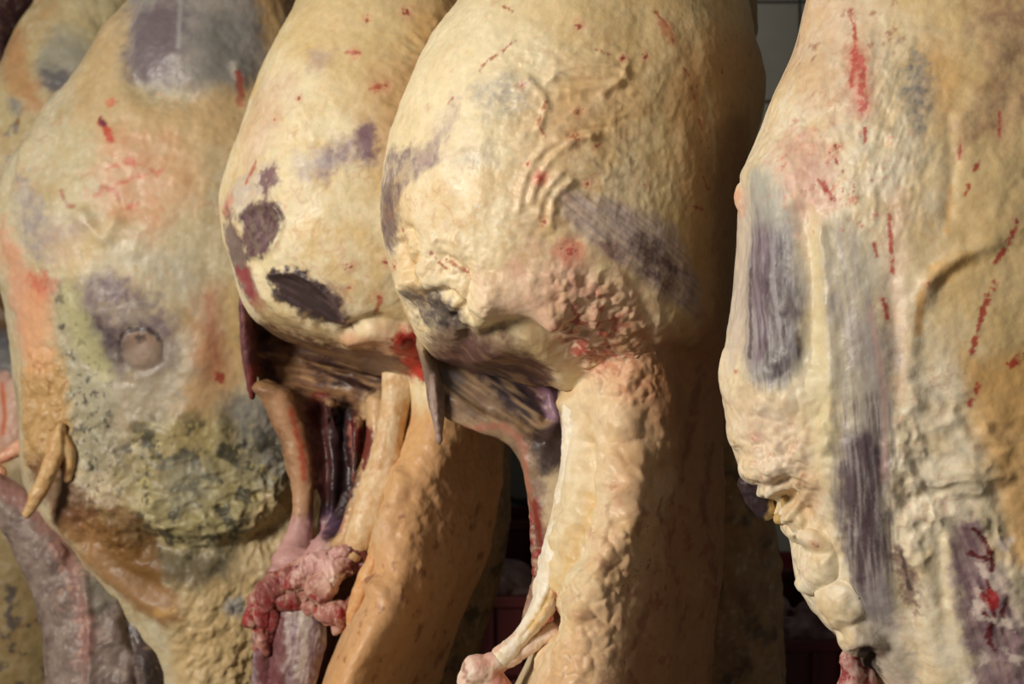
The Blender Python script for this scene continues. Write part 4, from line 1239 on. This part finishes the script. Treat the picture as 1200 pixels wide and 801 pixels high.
# ------------------------------------------------------------------ the large mottled side further left
def build_mottled():
    root = side('beef_side', 3.25, 210, 'broad mottled beef side with grey green bruising and a round scar, left of centre', GROUP_FRONT)
    b = Flesh(3.25)
    b.loft([(-100, 188, 340, 70, 65), (-40, 176, 348, 82, 70), (0, 162, 356, 92, 76), (40, 128, 362, 102, 82), (80, 102, 372, 112, 88), (120, 74, 384, 122, 94), (160, 44, 396, 132, 98), (200, 17, 406, 140, 102),
            (240, 2, 414, 146, 104), (290, 0, 418, 150, 104), (330, 8, 420, 150, 104), (380, 18, 420, 148, 102), (430, 26, 418, 146, 100), (480, 29, 414, 144, 98), (530, 32, 408, 142, 96), (580, 44, 400, 138, 94),
            (630, 84, 392, 132, 90), (680, 120, 380, 126, 86), (740, 150, 366, 120, 82), (801, 170, 356, 116, 80), (850, 180, 350, 112, 78)], M=72, e=.8)
    b.skin(0.0034, 9)
    b.lumps(None, 60, 5, 'fbm', seed=1); b.lumps(None, 20, 0.8, 'fbm', seed=2); b.lumps(None, 8, .5, seed=12)
    b.ridge([(160, 100), (210, 112), (280, 118), (310, 90)], 14, -5); b.ridge([(150, 10), (148, 60), (160, 100)], 12, -5)
    b.bump(225, 50, 55, 55, 10)
    b.ridge([(60, 110), (30, 180), (20, 230)], 10, 5)
    b.bump(130, 360, 44, 40, 7); b.bump(165, 408, 26, 24, 1); b.ridge([(140, 400), (150, 386), (175, 384), (190, 404), (188, 424), (168, 434), (148, 426), (140, 400)], 4, -2)
    b.lumps([(30, 420), (75, 410), (80, 545), (30, 550)], 15, 7, 'cell', 10, seed=3)
    b.lumps([(60, 500), (140, 490), (190, 640), (90, 640)], 18, 7, 'fbm', 20, seed=4)
    b.lumps([(160, 500), (360, 500), (350, 680), (180, 680)], 40, 8, 'fbm', 30, seed=5)
    b.lumps([(180, 560), (320, 560), (300, 640), (190, 640)], 16, 5, 'fold', 20, 10, 2, 6)
    b.ridge([(170, 640), (230, 648), (290, 640), (340, 600), (362, 560)], 18, -18)
    b.ridge([(180, 600), (240, 620), (310, 600), (350, 560)], 22, 10)
    b.ridge([(240, 400), (220, 470), (190, 560)], 20, 6)
    b.lumps([(290, 560), (370, 560), (340, 690), (230, 801), (300, 801)], 22, 6, 'fold', 15, 130, 1.6, 7)
    b.lumps([(210, 700), (330, 690), (340, 801), (220, 801)], 14, 5, 'cell', 15, seed=8)
    b.ridge([(70, 610), (100, 645), (150, 690), (200, 722)], 14, 6)
    b.ridge([(90, 612), (130, 656), (180, 690)], 10, -4)
    b.ridge([(95, 250), (120, 280), (135, 260)], 8, 4)
    b.sculpt_done()
    b.base([(198, 184, 146), (180, 160, 120), (204, 194, 166)], 80).grain(k=.9)
    b.patch([(120, 20), (160, 0), (150, 100), (220, 116), (330, 90), (350, 140), (250, 170), (120, 160), (80, 110)], (198, 166, 118), .6, 14, 14, 20)
    leg = [(162, -20), (320, -20), (322, 40), (308, 92), (260, 104), (200, 106), (160, 98), (146, 80), (148, 40)]
    b.patch(leg, (146, 140, 138), .92, 15, 10, 18, lean=.4, part=('leg_muscle', 'grey muscle of the upper leg'), mottle=.1)
    b.patch([(160, 20), (200, 0), (220, 40), (195, 90), (158, 92), (150, 60)], (104, 90, 98), .8, 16, 14, 16)
    b.patch([(250, 20), (290, 30), (285, 90), (240, 100), (225, 60)], (126, 126, 122), .6, 16, 12, 16)
    b.streak([(272, 76), (276, 92)], WHITE, 3, .7, 3, 2); b.streak([(278, 86), (282, 104), (282, 120)], (176, 66, 60), 4, .85, 2, 3)
    b.streak([(212, 0), (212, 60)], (176, 174, 172), 2.5, .5, 2, 1)
    b.patch([(300, -20), (340, -20), (330, 60), (312, 50)], (206, 168, 110), .8, 10, 8, 14)
    b.patch([(120, 160), (170, 150), (230, 190), (200, 260), (150, 270), (120, 230)], (216, 158, 122), .7, 22, 18, 22, mottle=.35)
    b.patch([(230, 120), (300, 115), (270, 200), (200, 250), (190, 210)], (204, 172, 126), .5, 20, 16, 20)
    b.streak([(119, 143), (126, 154), (132, 166)], (186, 58, 44), 4, .85, 2, 3); b.streak([(119, 142), (122, 146)], (80, 40, 60), 3, .8, 2, 2); b.spot(130, 120, 5, (206, 100, 70), .7, 3, 4)
    b.streak([(72, 224), (78, 238), (86, 242)], (160, 84, 72), 2, .7, 2, 2); b.streak([(120, 218), (136, 226), (140, 244)], (180, 96, 76), 2, .6, 2, 3)
    for p in ([(110, 230), (150, 210), (190, 200)], [(120, 200), (150, 190), (180, 200)], [(130, 250), (160, 240)]):
        b.streak(p, (206, 96, 80), 2, .6, 2, 4, 8, .2)
    b.patch([(22, 210), (40, 215), (60, 260), (50, 300), (30, 290), (22, 250)], (150, 138, 142), .75, 9, 12, 12, mottle=.5)
    b.patch([(60, 270), (95, 260), (90, 300), (55, 310)], (172, 144, 142), .6, 12, 12, 14, mottle=.4)
    b.patch([(0, 260), (16, 280), (40, 320), (60, 345), (50, 400), (26, 420), (10, 350)], (216, 152, 122), .7, 12, 10, 14)
    b.patch([(36, 322), (64, 326), (68, 346), (44, 354)], (188, 74, 56), .7, 7, 9, 9, mottle=.3)
    b.patch([(66, 290), (130, 260), (140, 240), (120, 300), (80, 320)], (214, 184, 128), .4, 14, 8, 12)
    # purple muscle with the round scar
    b.patch([(100, 330), (140, 318), (170, 350), (205, 380), (196, 440), (140, 440), (105, 410), (92, 370)], (122, 106, 112), .9, 12, 14, 20, lean=.3, part=('bruised_muscle', 'violet bruise with a round scar'), mottle=.35)
    b.patch([(94, 372), (130, 378), (150, 410), (140, 436), (112, 416)], (76, 62, 70), .9, 9, 10, 14, mottle=.2)
    b.patch([(118, 325), (145, 325), (150, 345), (125, 350)], (110, 92, 104), .7, 8, 9, 9, mottle=.5)
    b.patch([(150, 395), (182, 395), (186, 425), (155, 430)], (150, 116, 92), .8, 8, 7, 12)
    b.streak([(140, 402), (150, 388), (174, 386), (190, 402), (190, 424)], (46, 34, 38), 2.4, .85, 1.5, 2); b.streak([(140, 402), (144, 420), (154, 430)], (60, 44, 46), 2, .7, 1.5, 2); b.spot(165, 396, 5, (50, 36, 40), .8, 2, 3)
    b.patch([(120, 300), (200, 290), (240, 330), (200, 350), (150, 310)], (172, 168, 158), .5, 18, 14, 18, mottle=.4)
    b.patch([(130, 430), (260, 400), (230, 540), (110, 560)], (146, 132, 116), .65, 24, 18, 26, mottle=.2)
    # grey black speckling beside the edge
    b.patch([(60, 350), (92, 340), (130, 440), (130, 540), (90, 540), (74, 430)], (156, 150, 124), .75, 12, 14, 12)
    b.speckle([(58, 350), (92, 350), (132, 460), (135, 620), (95, 620), (74, 430)], (64, 60, 56), .85, 10, .12, 12, width=.2)
    b.patch([(70, 340), (90, 345), (124, 420), (128, 450), (108, 440), (82, 390)], (196, 190, 132), .45, 8, 8, 10)
    b.patch([(28, 430), (74, 420), (78, 545), (34, 550)], (190, 150, 96), .85, 8, 9, 14)
    b.patch([(26, 350), (58, 350), (60, 430), (30, 430)], (222, 168, 124), .6, 10, 8, 12)
    b.speckle([(28, 430), (74, 420), (78, 545), (34, 550)], (140, 84, 40), .6, 8, .25, 6)
    b.patch([(235, 400), (270, 400), (280, 470), (230, 540), (180, 570), (190, 520), (220, 460)], (206, 164, 112), .7, 14, 12, 20)
    b.patch([(225, 350), (262, 340), (268, 430), (240, 445), (228, 400)], (184, 120, 92), .5, 16, 12, 16); b.streak([(244, 350), (250, 400), (254, 440)], (168, 90, 70), 3, .45, 6, 5); b.spot(258, 442, 5, (160, 50, 40), .8, 2, 4)
    b.patch([(265, 340), (300, 330), (320, 400), (290, 430), (268, 400)], (206, 172, 110), .6, 12, 10, 14)
    b.patch([(262, 470), (330, 465), (370, 520), (350, 580), (290, 570), (264, 520)], (122, 122, 122), .85, 14, 12, 18, mottle=.2)
    b.patch([(160, 500), (260, 490), (300, 560), (350, 570), (340, 620), (200, 650), (160, 600)], (154, 144, 98), .75, 22, 18, 24)
    b.speckle([(150, 500), (360, 520), (340, 660), (170, 660)], (58, 56, 48), .85, 22, .0, 20, width=.25)
    b.speckle([(150, 500), (360, 520), (340, 640), (170, 650)], (204, 188, 120), .6, 9, .2, 20, width=.2)
    b.patch([(190, 540), (240, 540), (250, 580), (200, 590)], (160, 156, 138), .6, 12, 12, 12)
    b.patch([(180, 645), (250, 650), (320, 620), (300, 680), (220, 690), (176, 672)], (84, 74, 52), .8, 12, 10, 16)  # shadow below the bulging fold, put into the colour
    b.patch([(300, 590), (370, 560), (360, 660), (300, 700), (220, 801), (200, 760), (270, 690)], (206, 182, 138), .8, 14, 10, 18)
    b.patch([(210, 700), (320, 690), (330, 830), (220, 830)], (200, 172, 122), .8, 14, 10, 18)
    b.patch([(262, 705), (282, 700), (290, 716), (268, 720)], (150, 156, 160), .7, 6, 6, 8)
    b.patch([(64, 600), (110, 600), (200, 690), (210, 730), (170, 720), (110, 660)], (150, 106, 62), .85, 8, 8, 12)
    b.patch([(110, 590), (160, 600), (190, 680), (150, 680), (120, 640)], (120, 84, 40), .8, 10, 10, 14)
    b.streak([(185, 716), (202, 714)], (206, 164, 100), 4, .6, 3, 3)
    b.patch([(30, 545), (70, 540), (110, 600), (70, 610)], (110, 74, 50), .8, 10, 8, 12)
    b.crevice((90, 70, 44), .5, 4, 6)
    b.build('fat_cover', root)

    t = Flesh(3.25)
    t.tube([(112, 492, -126, 5, 8), (110, 515, -136, 9, 9), (101, 545, -142, 9, 9), (86, 574, -142, 7, 7), (78, 588, -140, 4, 4)]); t.tube([(112, 500, -128, 6, 6), (122, 520, -130, 7, 7), (118, 550, -126, 5, 5)])
    t.skin(0.0026, 4); t.lumps(None, 14, 2.5); t.sculpt_done(); t.base([(204, 162, 108), (186, 140, 94), (216, 186, 136)], 24); t.build('fat_tag', root)['label'] = 'hanging finger of orange fat'
    t = Flesh(3.25)
    t.tube([(40, 520, -40, 10, 10), (26, 528, -44, 8, 8), (14, 536, -46, 5, 6)]); t.tube([(20, 548, -50, 9, 9), (6, 556, -54, 7, 7), (-6, 556, -54, 7, 7)])
    t.skin(0.0026, 4); t.lumps(None, 12, 2); t.sculpt_done(); t.base([(216, 160, 126), (200, 120, 104), (222, 184, 150)], 20); t.build('fat_tag', root)

    t = Flesh(3.25)  # long violet belly flap sweeping down to the right
    t.tube([(-150, 500, 0, 16, 16), (-60, 536, -40, 18, 16), (-10, 556, -52, 20, 18), (28, 580, -60, 24, 20), (60, 612, -66, 30, 22), (88, 656, -72, 36, 22), (124, 706, -86, 52, 26), (146, 760, -96, 66, 28), (158, 810, -102, 70, 30), (166, 870, -100, 72, 30)])
    t.blob(108, 690, -96, 22, 24, 14).blob(124, 738, -104, 24, 24, 14).blob(128, 786, -110, 28, 26, 14).blob(92, 644, -88, 16, 22, 12).blob(190, 775, -104, 28, 46, 26).blob(168, 728, -94, 22, 26, 18)
    t.skin(0.003, 6)
    t.lumps(None, 30, 5); t.lumps(None, 12, 1.5, seed=3)
    t.ridge([(98, 680), (104, 720), (106, 801)], 5, 5); t.ridge([(148, 690), (152, 740), (160, 801)], 6, -8); t.ridge([(104, 716), (130, 704), (146, 712)], 5, 4); t.ridge([(106, 762), (134, 752), (156, 768)], 5, 4)
    t.sculpt_done()
    t.base([(130, 112, 104), (104, 86, 80), (150, 134, 122)], 34)
    t.patch([(-20, 545), (40, 560), (90, 640), (110, 720), (100, 801), (92, 760), (84, 690), (50, 620), (0, 580)], (150, 108, 100), .8, 8, 8, 14)
    t.patch([(94, 660), (124, 650), (140, 700), (110, 720), (100, 700)], (128, 124, 112), .8, 9, 8, 12)
    t.patch([(150, 690), (200, 720), (220, 801), (165, 801)], (60, 48, 50), .85, 10, 9, 12, lean=.5)
    t.speckle([(150, 690), (200, 720), (220, 801), (165, 801)], (140, 116, 104), .8, 10, .22, 6)
    t.speckle([(60, 610), (110, 640), (110, 801), (90, 801)], (186, 150, 136), .7, 12, .1, 10)
    t.patch([(55, 570), (95, 590), (100, 620), (70, 612)], (150, 140, 134), .6, 8, 8, 10)
    t.crevice((60, 36, 36), .6, 3, 5)
    t.build('belly_flap', root)['label'] = 'violet grey belly flap sweeping down across the front'
    s = Flesh(3.25)
    s.loft([(-330, 240, 310, 40, 40), (-240, 225, 320, 46, 44), (-160, 200, 336, 60, 56), (-85, 186, 342, 70, 64)], M=32, step=20)
    s.skin(0.008, 4); s.lumps(None, 60, 6); s.sculpt_done(); s.base([TAN, CREAM, GREY], 120); s.build('shank', root)
    s = Flesh(3.25)
    s.loft([(835, 178, 352, 110, 76), (920, 190, 340, 96, 70), (1000, 230, 310, 60, 50)], M=32, step=20)
    s.skin(0.008, 4); s.lumps(None, 60, 6); s.sculpt_done(); s.base([TAN, ORANGE, PURPLE], 120); s.build('neck_end', root)


build_mottled()

# ------------------------------------------------------------------ sides half hidden further back
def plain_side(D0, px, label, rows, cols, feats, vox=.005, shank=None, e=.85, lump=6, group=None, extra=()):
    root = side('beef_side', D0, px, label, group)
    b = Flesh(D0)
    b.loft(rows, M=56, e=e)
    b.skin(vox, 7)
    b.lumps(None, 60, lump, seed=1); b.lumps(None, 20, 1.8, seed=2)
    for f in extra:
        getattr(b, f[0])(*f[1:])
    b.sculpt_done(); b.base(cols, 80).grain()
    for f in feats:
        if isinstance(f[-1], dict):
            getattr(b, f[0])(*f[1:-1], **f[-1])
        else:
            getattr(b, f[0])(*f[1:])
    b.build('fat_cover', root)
    return root


GB = 'beef sides behind the front row'
# far left, cut by the picture's edge
plain_side(3.95, 60, 'dim beef side at the far left edge, mostly behind the mottled one',
           [(-300, 100, 170, 30, 30), (-200, 80, 180, 40, 40), (-100, 62, 176, 50, 50), (0, 46, 176, 62, 58), (40, 24, 176, 70, 64), (100, -6, 190, 84, 74), (160, -40, 200, 96, 80), (240, -90, 200, 104, 84), (320, -110, 196, 106, 84),
            (370, -104, 190, 100, 80), (400, -80, 186, 80, 76), (440, -70, 180, 70, 74), (500, -66, 170, 74, 72), (560, -60, 160, 84, 70, .2), (640, -56, 130, 90, 70, .2), (720, -56, 112, 90, 70, .2), (801, -50, 104, 88, 68, .2), (900, -20, 80, 60, 50)],
           [(200, 184, 136), (186, 152, 104), (206, 190, 150)],
           [('patch', [(36, 80), (70, 30), (110, 50), (105, 100), (80, 125), (56, 110)], (164, 160, 142), .9, 12, 10, 14, {'part': ('leg_muscle', 'round grey muscle'), 'lean': .3}),
            ('patch', [(50, 80), (85, 85), (98, 100), (76, 122), (56, 106)], (96, 92, 100), .8, 8, 8, 10),
            ('patch', [(70, 0), (130, -10), (120, 50), (80, 40)], (196, 182, 140), .6, 14, 10, 14),
            ('patch', [(0, 50), (24, 40), (50, 110), (76, 130), (50, 140), (10, 100)], (196, 140, 92), .7, 12, 10, 14),
            ('spot', 20, 143, 4, (120, 80, 50), .8, 2, 3), ('patch', [(12, 115), (24, 120), (22, 134), (12, 130)], (120, 126, 136), .7, 5, 5, 6),
            ('speckle', [(0, 150), (40, 150), (30, 220), (0, 240)], (130, 124, 128), .7, 16, .1, 14),
            ('patch', [(-20, 345), (24, 345), (24, 400), (-20, 400)], (86, 54, 32), .9, 6, 6, 10),
            ('patch', [(-20, 395), (26, 395), (24, 446), (-20, 446)], (104, 106, 112), .9, 6, 6, 10, {'lean': .4}),
            ('patch', [(-20, 446), (28, 446), (26, 520), (-20, 520)], (206, 160, 140), .85, 6, 6, 10),
            ('streak', [(2, 450), (6, 480), (6, 508)], (196, 92, 36), 2.5, .9, 1.5, 1),
            ('patch', [(-40, 580), (110, 580), (110, 820), (-40, 820)], (140, 118, 76), .8, 14, 10, 24),  # lower body darkened: its shade is put into the colour
            ('speckle', [(-10, 690), (90, 680), (90, 801), (-10, 801)], (60, 52, 56), .8, 26, .1, 14, {'width': .2})],
           vox=.0045, group=GROUP_FRONT, extra=[('ridge', [(-10, 360), (14, 372), (26, 400)], 12, -10)])
# inner halves glimpsed between the shanks
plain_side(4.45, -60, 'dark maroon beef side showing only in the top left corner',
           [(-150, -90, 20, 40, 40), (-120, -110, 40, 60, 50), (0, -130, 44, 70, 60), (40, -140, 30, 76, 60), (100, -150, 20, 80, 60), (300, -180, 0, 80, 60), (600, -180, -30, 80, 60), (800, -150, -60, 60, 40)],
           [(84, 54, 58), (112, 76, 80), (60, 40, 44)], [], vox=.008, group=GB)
plain_side(4.47, 170, 'pinkish beef side glimpsed between the two leftmost shanks',
           [(-260, 130, 220, 40, 40), (-100, 128, 240, 60, 50), (0, 118, 260, 66, 60), (60, 130, 280, 70, 60), (200, 150, 320, 80, 60), (500, 160, 320, 80, 60), (700, 190, 280, 60, 40)],
           [(186, 142, 124), (160, 116, 108), (204, 168, 140)], [], vox=.008, group=GB)
plain_side(3.6, 380, 'reddish brown beef side glimpsed at the top between two front sides',
           [(-260, 330, 420, 40, 40), (-100, 320, 440, 60, 50), (0, 318, 450, 66, 60), (60, 320, 470, 70, 60), (200, 330, 500, 76, 60), (500, 350, 500, 76, 60), (640, 380, 470, 50, 40)],
           [(150, 92, 68), (172, 120, 88), (122, 70, 60)], [], vox=.008, group=GB)
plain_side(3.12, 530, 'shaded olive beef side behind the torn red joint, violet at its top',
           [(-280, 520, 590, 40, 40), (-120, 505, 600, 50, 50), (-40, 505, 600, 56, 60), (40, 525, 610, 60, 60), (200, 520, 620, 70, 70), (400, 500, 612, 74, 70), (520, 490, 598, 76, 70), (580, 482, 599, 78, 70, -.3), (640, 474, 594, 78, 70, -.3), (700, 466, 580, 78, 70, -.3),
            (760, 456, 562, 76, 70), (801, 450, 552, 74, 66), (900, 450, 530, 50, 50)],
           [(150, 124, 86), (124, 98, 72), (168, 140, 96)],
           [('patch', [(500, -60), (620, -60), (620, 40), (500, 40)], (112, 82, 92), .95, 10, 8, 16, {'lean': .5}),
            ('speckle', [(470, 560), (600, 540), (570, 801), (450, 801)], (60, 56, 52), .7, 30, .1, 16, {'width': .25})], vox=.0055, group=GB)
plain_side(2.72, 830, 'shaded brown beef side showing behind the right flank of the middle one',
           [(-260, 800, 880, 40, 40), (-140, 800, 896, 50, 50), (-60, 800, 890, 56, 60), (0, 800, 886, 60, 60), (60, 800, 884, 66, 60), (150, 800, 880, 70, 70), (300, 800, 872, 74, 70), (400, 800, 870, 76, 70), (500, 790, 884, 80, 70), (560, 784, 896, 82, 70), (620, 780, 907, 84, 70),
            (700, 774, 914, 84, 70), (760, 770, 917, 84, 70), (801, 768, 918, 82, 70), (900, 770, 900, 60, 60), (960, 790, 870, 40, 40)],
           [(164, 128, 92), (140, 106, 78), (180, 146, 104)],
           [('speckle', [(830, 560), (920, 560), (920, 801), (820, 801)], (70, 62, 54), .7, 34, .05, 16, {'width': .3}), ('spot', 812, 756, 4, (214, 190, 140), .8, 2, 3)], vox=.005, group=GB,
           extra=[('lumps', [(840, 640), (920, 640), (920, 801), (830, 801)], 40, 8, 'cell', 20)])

# ------------------------------------------------------------------ crates, offal, rail and hooks
random.seed(4)
WORDS = ['lowest', 'second', 'third', 'fourth', 'topmost']
# (x, y, turn, where, crates, height of one crate in the stack)
stack = [(-0.02, 4.46, 0.04, 'against the tiles beyond the bone knob', 5, 0.203), (0.02, 3.93, -0.05, 'right below the bone knob', 4, 0.221),
         (0.86, 4.46, -0.03, 'against the tiles beyond the right beef side', 4, 0.217), (0.84, 3.90, 0.06, 'under the dark violet lobe', 4, 0.194)]
for sx, sy, rz, where, n, hh in stack:
    for i in range(n):
        crate(sx + 0.006 * (i % 2), sy + .004 * (i % 3), hh * i, rz + 0.02 * (i % 2), 'dark red plastic crate, %s of the stack %s' % (WORDS[4] if i == n - 1 else WORDS[i], where), h=hh - .004)
for (x, y, z, where) in ((0.02, 3.93, 0.663, 'right below the bone knob'), (0.84, 3.90, 0.582, 'under the dark violet lobe')):
    e = empty('meat_pile', (x, y, z), 'grey red heap of offal in the top crate %s' % where, 'meat')
    b = Flesh(4.0)
    k = b.k
    px = 600 + x / k; py = 400.5 - (z - CAMZ) / k
    for i in range(14):
        b.blob(px + random.uniform(-72, 72), py - random.uniform(62, 104), (y - 4.0) / k + random.uniform(-34, 34), random.uniform(20, 34), random.uniform(15, 22), 24)
    b.blob(px, py - 44, (y - 4.0) / k, 92, 36, 52)
    b.skin(0.007, 4); b.lumps(None, 22, 5); b.sculpt_done(); b.base([(150, 118, 112), (110, 70, 70), (172, 148, 138)], 26); b.build('offal', e)

# a thin cable tacked across the tiles
x0 = (597 - 600) * WY / F; z0 = CAMZ - (583 - 400.5) * WY / F
V, Fc = [], []
cp = catmull(np.array([(-0.30, 0.10), (-0.12, 0.04), (0.0, 0.0), (0.07, -0.02), (0.22, -0.05), (0.4, -0.06)]), n=6)
for (cx, cz) in cp:
    for a in range(8):
        V.append((cx, 0.006 * math.cos(a * math.pi / 4), cz + 0.006 * math.sin(a * math.pi / 4)))
for r in range(len(cp) - 1):
    for a in range(8):
        Fc.append((r * 8 + a, r * 8 + (a + 1) % 8, r * 8 + 8 + (a + 1) % 8, r * 8 + 8 + a))
c = mesh_obj('cable', V, Fc, CABLE, None, True)
c.location = (x0, WY - 0.014, z0)
c['label'] = 'thin dark cable running across the back wall tiles'; c['category'] = 'cable'
